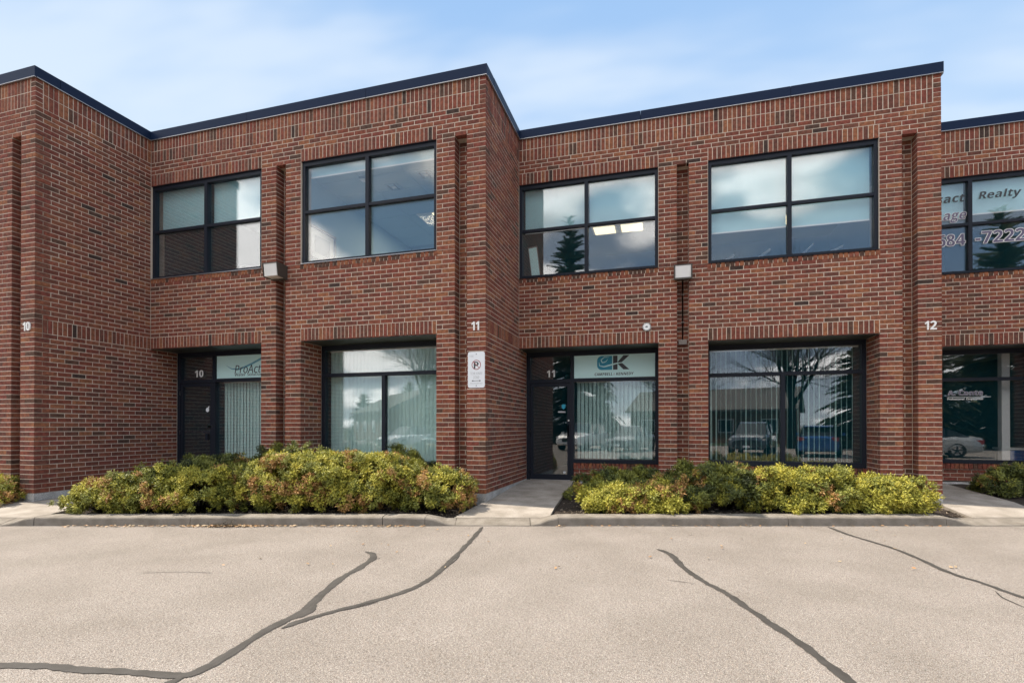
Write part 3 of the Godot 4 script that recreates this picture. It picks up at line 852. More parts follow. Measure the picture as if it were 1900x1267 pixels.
func door(ox: float, oz: float, label: String, pull: bool) -> void:
	var d := Node3D.new()
	d.name = "door"
	bld.add_child(d, true)
	d.position = Vector3(ox, 0, oz - RD)
	d.set_meta("label", label)
	var a := Acc.new()
	a.span(0.087, 0.148, 0.0, 2.055, -0.012, -0.058); a.span(0.892, 0.953, 0.0, 2.055, -0.012, -0.058)
	a.span(0.1485, 0.8915, 1.985, 2.055, -0.012, -0.058); a.span(0.1485, 0.8915, 0.0, 0.11, -0.012, -0.058)
	one("door_frame", a, M.frame, d)
	var g := Acc.new()
	g.span(0.142, 0.898, 0.104, 1.991, -0.03, -0.036); g.span(0.142, 0.898, 0.104, 1.991, -0.044, -0.05)
	one("pane", g, M.glass, d)
	for y in [0.17, 1.0, 1.86]:
		var h := Acc.new()
		h.tube(Vector3(0.084, y - 0.05, 0.008), Vector3(0.084, y + 0.05, 0.008), 0.008, 0.008, 8, Color.WHITE, true)
		one("hinge", h, M.steel, d)
	if pull:
		var h := Acc.new()
		h.tube(Vector3(0.915, 0.92, 0.03), Vector3(0.915, 1.17, 0.03), 0.013, 0.013, 8, Color.WHITE, true)
		h.tube(Vector3(0.915, 0.94, -0.012), Vector3(0.915, 0.94, 0.03), 0.008, 0.008, 6)
		h.tube(Vector3(0.915, 1.15, -0.012), Vector3(0.915, 1.15, 0.03), 0.008, 0.008, 6)
		one("handle", h, M.frame, d)
		var l := Acc.new()
		l.tube(Vector3(0.922, 1.26, -0.012), Vector3(0.922, 1.26, 0.002), 0.018, 0.018, 12, Color.WHITE, true)
		one("lock", l, M.steel, d)
		var st := Acc.new()
		st.prism(PackedVector2Array([Vector2(0.77, 1.60), Vector2(0.77, 1.53), Vector2(0.81, 1.49), Vector2(0.85, 1.53), Vector2(0.85, 1.60)]), -0.0295, -0.0285)
		one("sticker", st, M.teal, d)
		block("sticker", M.letter_grey, d, 0.69, 0.85, 1.425, 1.455, -0.0295, -0.0285)
		block("sticker", M.sign_white, d, 0.80, 0.85, 0.135, 0.175, -0.0295, -0.0285)
	else:
		var h := Acc.new()
		h.span(0.155, 0.885, 1.005, 1.03, -0.075, -0.10); h.span(0.66, 0.885, 0.985, 1.05, -0.06, -0.11)
		one("push_bar", h, M.frame, d)
		block("handle", M.frame, d, 0.80, 0.86, 0.84, 0.98, -0.011, 0.03)
		var l := Acc.new()
		l.tube(Vector3(0.84, 1.13, -0.012), Vector3(0.94, 1.13, -0.004), 0.02, 0.02, 10, Color.WHITE, true)
		one("lock", l, M.steel, d)
		var st := Acc.new()
		st.prism(round_rect(0.755, 0.845, 1.44, 1.53, 0.044), -0.0295, -0.0285)
		st.prism(PackedVector2Array([Vector2(0.80, 1.53), Vector2(0.85, 1.575), Vector2(0.84, 1.52)]), -0.0295, -0.0285)
		one("sticker", st, M.sign_white, d)

func soffit(ox: float, oz: float) -> void:
	for s in [[0.006, W1 - 0.002], [W2 + 0.002, W3 - 0.002]]:
		block("soffit", M.frame_soffit, bld, ox + s[0], ox + s[1], 2.7215, 2.7345, oz - 0.102, oz - RD - 0.1)
		block("lintel", M.frame_soffit, bld, ox + s[0], ox + s[1], 2.7165, 2.7205, oz - 0.006, oz - 0.14)
		block("lintel", M.frame, bld, ox + s[0], ox + s[1], 76 * CO + 0.0005, 76 * CO + 0.0055, oz - 0.004, oz - 0.2)

func signs_on_glass(ea: Node3D, eb: Node3D, uc: Node3D, sc: Node3D) -> void:
	# entrance 10: water company panel
	block("sign_panel", M.film, ea, 1.036, W1 - 0.076, 2.148, 2.624, -0.040, -0.046)
	letters("lettering", "ProActive", ea, M.letter_dark, 1.507, 2.44, 2.245, 2.42, -0.0395, 0.003, 400, 0.18)
	letters("lettering", "Water Solutions", ea, M.letter_dark, 1.50, 2.26, 2.187, 2.255, -0.0395, 0.003, 400, 0.12)
	var sw := Acc.new()
	ribbon(sw, [Vector2(1.27, 2.43), Vector2(1.42, 2.345), Vector2(1.62, 2.33), Vector2(1.90, 2.42), Vector2(2.20, 2.545), Vector2(2.5, 2.60)], [0.003, 0.026, 0.036, 0.04, 0.05, 0.02], -0.0392)
	one("logo", sw, M.swoosh, ea)
	letters("house_number", "10", ea, M.letter_white, 0.435, 0.668, 2.195, 2.345, -0.048, 0.004, 800, 0.0)
	letters("house_number", "11", eb, M.letter_white, 0.44, 0.617, 2.19, 2.338, -0.048, 0.004, 800, 0.0)
	# entrance 11: teal and charcoal monogram over the names
	block("sign_panel", M.film, eb, 1.036, W1 - 0.076, 2.148, 2.624, -0.040, -0.046)
	letters("lettering", "CAMPBELL", eb, M.letter_dark, 1.465, 1.835, 2.194, 2.25, -0.0395, 0.003, 700, 0.15)
	letters("lettering", "&", eb, M.letter_grey, 1.85, 1.895, 2.197, 2.24, -0.0395, 0.003, 400, 0.15)
	letters("lettering", "KENNEDY", eb, M.letter_dark, 1.91, 2.257, 2.194, 2.25, -0.0395, 0.003, 700, 0.15)
	var lg := Acc.new()
	var p := PackedVector2Array([Vector2(1.83, 2.31), Vector2(1.83, 2.60), Vector2(1.60, 2.60)])
	for k in 9:
		var t := PI * 0.5 + PI * 0.5 * k / 8.0
		p.append(Vector2(1.615 + 0.095 * cos(t), 2.50 + 0.10 * sin(t)))
	for k in 9:
		var t := PI + PI * 0.5 * k / 8.0
		p.append(Vector2(1.615 + 0.095 * cos(t), 2.41 + 0.10 * sin(t)))
	lg.prism(p, -0.0395, -0.0365)
	one("logo", lg, M.teal, eb)
	var kk := Acc.new()
	kk.prism(PackedVector2Array([Vector2(1.85, 2.31), Vector2(1.94, 2.31), Vector2(1.94, 2.60), Vector2(1.85, 2.60)]), -0.0395, -0.0365)
	kk.prism(PackedVector2Array([Vector2(1.945, 2.47), Vector2(2.06, 2.60), Vector2(2.18, 2.60), Vector2(2.02, 2.455), Vector2(2.18, 2.31), Vector2(2.06, 2.31), Vector2(1.945, 2.43)]), -0.0395, -0.0365)
	one("logo", kk, M.letter_dark, eb)
	var sl := Acc.new()
	ribbon(sl, [Vector2(1.74, 2.53), Vector2(1.70, 2.48), Vector2(1.63, 2.46), Vector2(1.60, 2.52), Vector2(1.67, 2.575), Vector2(1.77, 2.57)], [0.008, 0.014, 0.018, 0.016, 0.012, 0.004], -0.0360)
	ribbon(sl, [Vector2(1.56, 2.47), Vector2(1.57, 2.40), Vector2(1.66, 2.375), Vector2(1.80, 2.41), Vector2(1.95, 2.445), Vector2(2.10, 2.455), Vector2(2.20, 2.43)], [0.006, 0.018, 0.028, 0.03, 0.022, 0.012, 0.004], -0.0360)
	one("logo", sl, M.film, eb)
	# unit 12, upper window and shop window
	letters("lettering", "Realty", uc, M.letter_dark, 1.53, 2.20, 5.583, 5.785, -0.082, 0.003, 600, 0.22)
	letters("lettering", "sact", uc, M.letter_dark, 0.83, 1.295, 5.612, 5.765, -0.082, 0.003, 700, 0.2)
	outlined("age", uc, M.letter_violet, 0.93, 1.31, 5.213, 5.407, -0.082, 0.2, 0.006)
	outlined("684", uc, M.letter_violet, 0.845, 1.32, 4.744, 4.978, -0.082, 0.0, 0.008)
	outlined("-7222", uc, M.letter_violet, 1.485, 2.29, 4.749, 4.99, -0.082, 0.0, 0.008)
	outlined("A. Conte", sc, M.letter_violet, 1.27, 1.875, 1.78, 1.88, -0.047, 0.0, 0.003)
	block("lettering", M.letter_white, sc, 1.265, 2.016, 1.742, 1.749, -0.048, -0.046)
	letters("lettering", "Professional  Corporation", sc, M.letter_white, 1.265, 1.88, 1.672, 1.728, -0.048, 0.002, 600, 0.0)

# ---------------------------------------------------------------- things on the wall
func wall_things() -> void:
	var nm := [["10", -UL, 2 * UB, 7.07 - UL, 7.24 - UL, "white metal number 10 on the leftmost brick pier"], ["11", -UL, UB, 7.077 - UL, 7.215 - UL, "white metal number 11 above the no parking sign"], ["12", 0, 0, 7.07, 7.24, "white metal number 12 on the rightmost brick pier"]]
	for k in 3:
		var z: float = [2 * UB, UB, 0.0][k]
		var x: float = [-UL - UL, -UL, 0.0][k] + 7.07
		var t := bthing("house_number", nm[k][5], "house number", x, 2.747, z, "unit numbers on the brick piers")
		letters("digit", nm[k][0].substr(0, 1), t, M.letter_white, 0.0, 0.058 if k != 1 else 0.06, 0.0, 0.147, 0.004, 0.018, 800, 0.0)
		letters("digit", nm[k][0].substr(1, 1), t, M.letter_white, 0.078, 0.17 if k != 1 else 0.138, 0.0, 0.147, 0.004, 0.018, 800, 0.0)
	# no parking plate
	var s := bthing("no_parking_sign", "white no parking plate with crossed-out letter P on brick pier", "sign", -UL + 7.156, 2.0835, UB)
	var p := Acc.new()
	p.prism(round_rect(-0.151, 0.151, -0.303, 0.303, 0.035), 0.006, 0.009)
	one("plate", p, M.sign_white, s)
	letters("letter", "P", s, M.letter_dark, -0.045, 0.042, 0.02, 0.135, 0.009, 0.0015, 800, 0.0)
	var ring := Acc.new()
	for k in 40:
		var a0 := TAU * k / 40; var a1 := TAU * (k + 1) / 40
		var c := Vector3(0, 0.082, 0.0113)
		var d0 := Vector3(cos(a0), sin(a0), 0); var d1 := Vector3(cos(a1), sin(a1), 0)
		ring.quad(c + d0 * 0.071, c + d0 * 0.082, c + d1 * 0.082, c + d1 * 0.071)
	ring.quad(Vector3(-0.055, 0.130, 0.0114), Vector3(0.048, 0.027, 0.0114), Vector3(0.055, 0.034, 0.0114), Vector3(-0.048, 0.137, 0.0114))
	one("ring", ring, M.letter_red, s)
	letters("lettering", "TOW AWAY", s, M.letter_grey, -0.108, 0.108, -0.085, -0.040, 0.009, 0.001, 500)
	letters("lettering", "ZONE", s, M.letter_grey, -0.055, 0.055, -0.150, -0.105, 0.009, 0.001, 500)
	letters("lettering", "FIRE", s, M.letter_grey, -0.12, -0.05, 0.215, 0.245, 0.009, 0.001, 400)
	letters("lettering", "PROHIBITED", s, M.letter_grey, -0.108, 0.108, -0.240, -0.220, 0.009, 0.001, 400)
	var ar := Acc.new()
	ar.prism(PackedVector2Array([Vector2(-0.085, -0.186), Vector2(-0.055, -0.172), Vector2(-0.055, -0.182), Vector2(0.055, -0.182), Vector2(0.055, -0.172), Vector2(0.085, -0.186), Vector2(0.055, -0.200), Vector2(0.055, -0.190), Vector2(-0.055, -0.190), Vector2(-0.055, -0.200)]), 0.009, 0.0103)
	one("arrow", ar, M.letter_dark, s)
	for y in [0.262, -0.268]:
		var b := Acc.new()
		b.tube(Vector3(0, y, 0.008), Vector3(0, y, 0.014), 0.008, 0.007, 8, Color.WHITE, true)
		one("bolt", b, M.rubber, s)
	# wall pack lamps over the slots
	for k in 2:
		var ox: float = [-UL, 0.0][k]
		var oz: float = [UB, 0.0][k]
		var t := bthing("wall_lamp", ["bronze wall lamp with prismatic glass beside the upper windows of unit 10", "bronze wall lamp with flat pale glass above the conduit of unit 11"][k], "wall lamp", ox + 3.212, 3.89, oz, "wall lamps between the floors")
		var h := Acc.new()
		h.span(-0.155, 0.155, 0.0, 0.26, 0.002, 0.075)
		var dp := 0.30 if k == 0 else 0.13
		# hood: top plate and two cheeks that slope back to the foot
		h.span(-0.165, 0.165, 0.245, 0.262, 0.0755, dp)
		for sx in [-0.165, 0.153]:
			h.prism_across(PackedVector2Array([Vector2(0.0755, 0.01), Vector2(0.262 if k == 0 else 0.11, 0.01), Vector2(dp, 0.244), Vector2(0.0755, 0.244)]), sx, sx + 0.012)
		one("housing", h, M.bronze, t)
		# lens: a ribbed wedge of glass
		var l := Acc.new()
		var n := 14
		for j in n:
			var x0 := lerpf(-0.14, 0.14, float(j) / n); var x1 := lerpf(-0.14, 0.14, float(j + 1) / n); var xm := (x0 + x1) * 0.5
			var bot := Vector3(0, 0.02, 0.262 if k == 0 else 0.105); var top := Vector3(0, 0.243, dp - 0.012)
			var fw := Vector3(0, 0, 0.006)
			l.quad(Vector3(x0, 0, 0) + bot, Vector3(xm, 0, 0) + bot + fw, Vector3(xm, 0, 0) + top + fw, Vector3(x0, 0, 0) + top)
			l.quad(Vector3(xm, 0, 0) + bot + fw, Vector3(x1, 0, 0) + bot, Vector3(x1, 0, 0) + top, Vector3(xm, 0, 0) + top + fw)
			l.quad(Vector3(x0, 0.02, 0.076), Vector3(x1, 0.02, 0.076), Vector3(x1, 0, 0) + bot, Vector3(x0, 0, 0) + bot)
		for sx in [-0.14, 0.14]:
			l.quad(Vector3(sx, 0.02, 0.076), Vector3(sx, 0.02, 0.262 if k == 0 else 0.105), Vector3(sx, 0.243, dp - 0.012), Vector3(sx, 0.243, 0.076))
		one("lens", l, M.lens, t)
		if k == 1:
			var fr := Acc.new()
			fr.span(-0.165, 0.165, -0.012, 0.016, 0.076, 0.125); fr.span(-0.165, -0.141, 0.0165, 0.2445, 0.076, 0.128); fr.span(0.141, 0.165, 0.0165, 0.2445, 0.076, 0.128)
			one("rim", fr, M.bronze, t)
	var cd := bthing("conduit", "thin metal conduit running down the brick slot to a junction box", "conduit", 3.212, 2.70, -SD)
	var c := Acc.new()
	c.tube(Vector3(0, 0.09, 0.02), Vector3(0, 1.30, 0.02), 0.011, 0.011, 8)
	one("pipe", c, M.pipe, cd)
	block("junction_box", M.pipe, cd, -0.075, 0.075, 0.0, 0.09, 0.004, 0.06)
	for y in [0.42, 0.95]: block("strap", M.pipe, cd, -0.03, 0.03, y, y + 0.018, 0.004, 0.034)
	var bl := bthing("alarm_bell", "round white alarm bell on brick above window 11", "alarm bell", 2.55, 3.038, 0.0)
	var d := Acc.new()
	d.tube(Vector3(0, 0, 0.002), Vector3(0, 0, 0.03), 0.078, 0.078, 24, Color.WHITE, true)
	d.tube(Vector3(0, 0, 0.03), Vector3(0, 0, 0.04), 0.076, 0.064, 24, Color.WHITE, true)
	one("dome", d, M.white_paint, bl)
	var m := Acc.new()
	m.prism(PackedVector2Array([Vector2(-0.025, 0.004), Vector2(0.0, 0.014), Vector2(0.025, 0.004), Vector2(0.025, -0.006), Vector2(0.0, -0.014), Vector2(-0.025, -0.006)]), 0.0402, 0.0412)
	one("emblem", m, M.letter_dark, bl)

# ---------------------------------------------------------------- blinds, lamps and other things behind the glass
func roller_blind(ox: float, oz: float, x0: float, x1: float, bottom: float, label: String) -> void:
	var t := bthing("roller_blind", label, "blind", ox + (x0 + x1) * 0.5, bottom, oz - 0.20, "roller blinds in the upper windows")
	var w := (x1 - x0) * 0.5
	var top := 6.05 - bottom
	var a := Acc.new()
	var n := 12
	for j in n:
		var xa := lerpf(-w, w, float(j) / n); var xb := lerpf(-w, w, float(j + 1) / n)
		var f := func(x: float) -> float: return 0.003 * sin(x * 5.0 + ox) 
		a.quad(Vector3(xa, 0, f.call(xa)), Vector3(xb, 0, f.call(xb)), Vector3(xb, top, 0), Vector3(xa, top, 0))
	one("fabric", a, M.blind, t)
	block("hem_bar", M.white_paint, t, -w, w, -0.014, 0.012, -0.006, 0.006)
	var r := Acc.new()
	r.tube(Vector3(-w - 0.01, top + 0.02, -0.015), Vector3(w + 0.01, top + 0.02, -0.015), 0.024, 0.024, 10, Color.WHITE, true)
	one("roller", r, M.white_paint, t)

func vertical_blind(ox: float, oz: float, x0: float, x1: float, y0: float, y1: float, pitch: float, turn: float, wob: float, label: String, sd: int) -> void:
	var t := bthing("vertical_blind", label, "blind", ox + x0, y0, oz - RD - 0.22, "vertical blinds in the ground floor windows")
	var n := int((x1 - x0) / pitch)
	rng.seed = sd
	block("head_rail", M.white_paint, t, 0.0, x1 - x0, y1 - y0 - 0.004, y1 - y0 + 0.035, -0.02, 0.02)
	for k in n:
		var a := Acc.new()
		var w := 0.089
		var h := y1 - y0 - 0.006
		var tw := turn + rng.randf_range(-wob, wob)
		var low := tw + rng.randf_range(-wob, wob) * 1.5
		for j in 4:
			var v0 := h * j / 4.0; var v1 := h * (j + 1) / 4.0
			var d0 := lerpf(low, tw, j / 4.0); var d1 := lerpf(low, tw, (j + 1) / 4.0)
			var s0 := (1.0 - j / 4.0) * wob * 0.03 * sin(k * 2.3); var s1 := (1.0 - (j + 1) / 4.0) * wob * 0.03 * sin(k * 2.3)
			for q in 2:
				var e0 := -0.5 + 0.5 * q; var e1 := 0.5 * q
				var bow := func(e: float) -> float: return 0.006 * (1.0 - 4.0 * e * e)
				var pt := func(e: float, d: float, y: float, s: float) -> Vector3: return Vector3(s + e * w * cos(d) - bow.call(e) * sin(d), y, e * w * sin(d) + bow.call(e) * cos(d))
				a.quad(pt.call(e0, d0, v0, s0), pt.call(e1, d0, v0, s0), pt.call(e1, d1, v1, s1), pt.call(e0, d1, v1, s1))
		var o := one("slat", a, M.slat, t)
		o.position.x = (k + 0.5) * pitch

func troffer(ox: float, oz: float, x: float, d: float, two: bool, label: String) -> void:
	var t := bthing("ceiling_light", label, "ceiling light", ox + x, 6.15, oz - d, "lit ceiling lights upstairs")
	var spots := [-0.34, 0.34] if two else [0.0]
	for sx in spots:
		block("diffuser", M.lamp_glow, t, sx - 0.26, sx + 0.26, -0.012, 0.004, -0.29, 0.29)
	var f := Acc.new()
	f.span(-0.66, 0.66, 0.0045, 0.0115, -0.33, 0.33)
	one("tray", f, M.white_paint, t)
	var l := AreaLight3D.new()
	l.name = "ceiling_light_glow"
	l.area_size = Vector2(1.2, 0.56)
	l.light_energy = 3.0 if not two else 0.4
	l.light_color = Color(1.0, 0.94, 0.82)
	l.shadow_enabled = true
	t.add_child(l)
	l.position = Vector3(0, -0.03, 0)
	l.rotation.x = -PI / 2

func room_things() -> void:
	roller_blind(-UL, UB, 0.09, 1.34, 5.17, "pale green roller blind left of the mullion in unit 10 upper window")
	roller_blind(-UL, UB, 1.43, 2.70, 5.17, "grey roller blind right of the mullion in unit 10 upper window")
	roller_blind(-UL, UB, 3.74, 6.34, 5.86, "nearly rolled-up white blind in the window showing office ceiling")
	roller_blind(0, 0, 0.09, 1.34, 5.15, "pale roller blind in the upper window that mirrors a spruce")
	roller_blind(0, 0, 1.43, 2.70, 5.15, "pale blue roller blind above the pane with two lit lamps")
	roller_blind(0, 0, 3.74, 5.01, 4.78, "wide pale roller blind above papers on the windowsill")
	roller_blind(0, 0, 5.07, 6.34, 4.76, "pale roller blind beside pier 12 ending over a yellow lamp")
	roller_blind(UL, -UB, 0.09, 1.34, 5.32, "roller blind behind the word ending in sact")
	roller_blind(UL, -UB, 1.43, 2.70, 5.38, "roller blind behind the word Realty")
	vertical_blind(-UL, UB, 1.06, 2.70, 0.45, 2.07, 0.083, 0.18, 0.05, "closed teal vertical blind in the side window of entrance 10", 3)
	vertical_blind(-UL, UB, 3.73, 6.35, 0.47, 2.62, 0.083, 0.1, 0.03, "closed teal vertical blind in the large window of unit 10", 4)
	vertical_blind(0, 0, 1.06, 2.70, 0.45, 2.07, 0.083, 0.55, 0.05, "half-open teal vertical blind beside door 11", 5)
	vertical_blind(0, 0, 3.73, 6.35, 0.47, 2.62, 0.092, 1.74, 0.15, "opened vertical blind with slats edge-on in the large window of unit 11", 6)
	troffer(0, 0, 1.75, 3.1, true, "pair of lit square ceiling panels seen in unit 11 upper left window")
	troffer(0, 0, 5.35, 3.7, true, "lit yellow ceiling panels below the blind of unit 11 upper right window")
	troffer(-UL, UB, 5.2, 3.3, false, "lit ceiling panel in the office of unit 10")
	# ceiling fittings of the corner office
	for k in 2:
		var v := bthing("ceiling_vent", ["square dark ceiling vent near the mullion of the office window", "square dark ceiling vent near the right edge of the office window"][k], "vent", -UL + [4.75, 5.62][k], 6.148, UB - [1.55, 1.25][k], "ceiling vents in the office")
		block("plate", M.ceiling_grid, v, -0.15, 0.15, 0.0, 0.014, -0.15, 0.15)
		block("core", M.white_paint, v, -0.04, 0.04, -0.01, -0.0005, -0.04, 0.04)
		for q in 2: block("slot", M.letter_dark, v, -0.11 + 0.15 * q, -0.07 + 0.15 * q, -0.004, -0.0005, -0.12, 0.12)
	var sp := bthing("smoke_detector", "round white smoke detector on the office ceiling", "smoke detector", -UL + 4.35, 6.12, UB - 1.05)
	var sa := Acc.new()
	sa.tube(Vector3(0, 0, 0), Vector3(0, 0.04, 0), 0.08, 0.12, 20, Color.WHITE, true)
	one("body", sa, M.white_paint, sp)
	var pf := bthing("picture_frame", "framed picture hanging on the office wall upstairs in unit 10", "picture", -UL + 3.283, 4.55, UB - 1.15)
	var pa := Acc.new()
	pa.span(0.0, 0.03, 0.0, 0.05, -0.45, 0.45); pa.span(0.0, 0.03, 0.65, 0.7, -0.45, 0.45); pa.span(0.0, 0.03, 0.0505, 0.6495, -0.45, -0.40); pa.span(0.0, 0.03, 0.0505, 0.6495, 0.40, 0.45)
	one("frame", pa, M.pipe, pf)
	block("mat_board", M.white_paint, pf, 0.001, 0.012, 0.0505, 0.6495, -0.3995, 0.3995)
	block("print", M.letter_grey, pf, 0.012, 0.014, 0.17, 0.53, -0.26, 0.26)
	var cb := bthing("cabinet", "white cabinet standing in the upstairs office of unit 10", "cabinet", -UL + 4.1, 3.25, UB - 2.6)
	block("case", M.white_paint, cb, -0.3, 0.3, 0.0, 1.2, -0.2, 0.2)
	for q in 2: block("cabinet_door", M.sign_white, cb, -0.295 + 0.298 * q, -0.003 + 0.298 * q, 0.03, 1.17, 0.2005, 0.216)
	var vs := bthing("vase", "small dark cone-shaped vase on the white office cabinet", "vase", -UL + 4.15, 4.45, UB - 2.6)
	var va := Acc.new()
	va.tube(Vector3(0, 0, 0), Vector3(0, 0.16, 0), 0.07, 0.06, 14, Color.WHITE, true); va.tube(Vector3(0, 0.16, 0), Vector3(0, 0.34, 0), 0.06, 0.012, 14)
	one("body", va, M.pipe, vs)
	var ps := bthing("leaning_board", "pale framed board leaning in the dark corner of unit 11 upper window", "picture", 0.30, 4.19, -0.30)
	ps.rotate_object_local(Vector3(0, 0, 1), 0.12)
	block("frame", M.pipe, ps, -0.10, 0.10, 0.0, 0.72, -0.02, 0.0)
	block("sheet", M.film, ps, -0.085, 0.085, 0.03, 0.69, 0.0005, 0.006)
	# loose papers on the sill of unit 11
	rng.seed = 19
	for k in 4:
		var p := bthing("paper_pile", ["curled white papers lying at the left end of the upper windowsill", "tallest curled white papers near the middle of the upper windowsill", "small curled papers just right of the mullion on the upper windowsill", "blueish curled papers farthest right on the upper windowsill"][k], "papers", [3.98, 4.55, 5.30, 5.72][k], 4.193, -0.24, "papers on the upper windowsill")
		for j in 3:
			var a := Acc.new()
			var w := 0.16 + 0.05 * (k % 2); var y0 := 0.012 * j
			var n := 8
			for q in n:
				var f := func(t: float) -> Vector3: return Vector3(lerpf(-w, w, t), y0 + 0.03 + 0.11 * pow(t, 2.0 + j * 0.4) * (1.0 + 0.4 * (k % 3)) + 0.01 * sin(t * 9.0 + j), 0)
				var l: Vector3 = f.call(float(q) / n); var r: Vector3 = f.call(float(q + 1) / n)
				a.quad(l + Vector3(0, 0, 0.075), r + Vector3(0, 0, 0.075), r - Vector3(0, 0, 0.06), l - Vector3(0, 0, 0.06))
			var o := one("sheet", a, M.sign_white, p)
			o.rotation.y = rng.randf_range(-0.3, 0.3)
	# unit 12 ground floor: a white post and a desk seen through the clear glass
	var po := bthing("column", "white square column behind the shop window of unit 12", "column", UL + 2.42, -0.025, -UB - RD - 0.42)
	block("shaft", M.white_paint, po, -0.07, 0.07, 0.0, 2.758, -0.07, 0.07)
	block("base_board", M.sign_white, po, -0.08, 0.08, 0.0, 0.1, -0.08, 0.08)
	var dk := bthing("desk", "blue-fronted desk behind the shop window of unit 12", "desk", UL + 3.0, -0.025, -UB - RD - 0.8)
	block("top", M.white_paint, dk, -0.45, 0.14, 0.66, 0.70, -0.3, 0.3)
	block("front", M.blue_paint, dk, -0.44, 0.13, 0.35, 0.6595, 0.24, 0.27)
	for sx in [-0.42, 0.09]: block("leg", M.steel, dk, sx, sx + 0.04, 0.0, 0.6595, -0.26, -0.22)
	for sx in [-0.42, 0.09]: block("leg", M.steel, dk, sx, sx + 0.04, 0.0, 0.349, 0.23, 0.27)

func make_openings() -> void:
	var nm := ["unit 9", "unit 10", "unit 11", "unit 12"]
	var ent := []
	var up := []
	var k := 0
	for u in [[-2 * UL, 2 * UB], [-UL, UB], [0.0, 0.0], [UL, -UB]]:
		upper_window(u[0], u[1], 0.0, W1, "upper left window of " + nm[k])
		upper_window(u[0], u[1], W2, W3, "upper right window of " + nm[k])
		shop_window(u[0], u[1], "large shop window of " + nm[k])
		ent.append(entrance(u[0], u[1], "glazed entrance of " + nm[k]))
		door(u[0], u[1], "dark framed glass door of " + nm[k], k != 1)
		soffit(u[0], u[1])
		k += 1
	for c in bld.get_children():
		if c.has_meta("label") and c.get_meta("label") == "upper left window of unit 12": up.append(c)
	signs_on_glass(ent[1], ent[2], up[0], ent[3])

# ---------------------------------------------------------------- plants
var sprig_mesh := []
const LEAF_TONES := [[.085, .105, .022], [.125, .145, .028], [.215, .225, .038], [.37, .35, .048], [.50, .44, .06], [.46, .25, .085], [.34, .20, .06], [.05, .066, .018]]
func make_sprigs() -> void:
	# tufts of short flat needles in four forms and eight leaf colours, shared by every shrub
	for kind in 4:
		rng.seed = 100 + kind
		var tips := [Vector3(0, 0.10, 0)]
		for j in 4:
			var an := TAU * j / 4.0 + rng.randf()
			tips.append(Vector3(cos(an) * 0.05, 0.05 + rng.randf() * 0.04, sin(an) * 0.05))
		var tris := []
		for t in tips:
			var n := 6
			for k in n:
				var f := 0.35 + 0.7 * k / n
				var p: Vector3 = t * f
				var an := k * 2.4 + rng.randf() * 0.5
				var ax: Vector3 = t.normalized()
				var sx := ax.cross(Vector3(1, 0.1, 0.2)).normalized()
				var o := ((sx * cos(an) + ax.cross(sx) * sin(an)) * 0.85 + ax * 0.7).normalized()
				var L := rng.randf_range(0.028, 0.044)
				var w := o.cross(ax).normalized() * rng.randf_range(0.008, 0.0125)
				tris.append([p - w * 0.8, p + w, p + o * L, rng.randf_range(0.7, 1.2)])
		var row := []
		for c in LEAF_TONES:
			var a := Acc.new()
			for t in tris: a.tri(t[0], t[1], t[2], Color(c[0] * t[3], c[1] * t[3], c[2] * t[3]))
			row.append(a.mesh())
		sprig_mesh.append(row)

func spread(called: String, mesh: Mesh, m: Material, parent: Node, where: Array, tint: PackedColorArray) -> MultiMeshInstance3D:
	var mm := MultiMesh.new()
	mm.transform_format = MultiMesh.TRANSFORM_3D
	mm.use_colors = true
	mm.mesh = mesh
	mm.instance_count = where.size()
	for k in where.size():
		mm.set_instance_transform(k, where[k])
		mm.set_instance_color(k, tint[k])
	var o := MultiMeshInstance3D.new()
	o.name = called
	o.multimesh = mm; o.material_override = m
	parent.add_child(o, true)
	return o

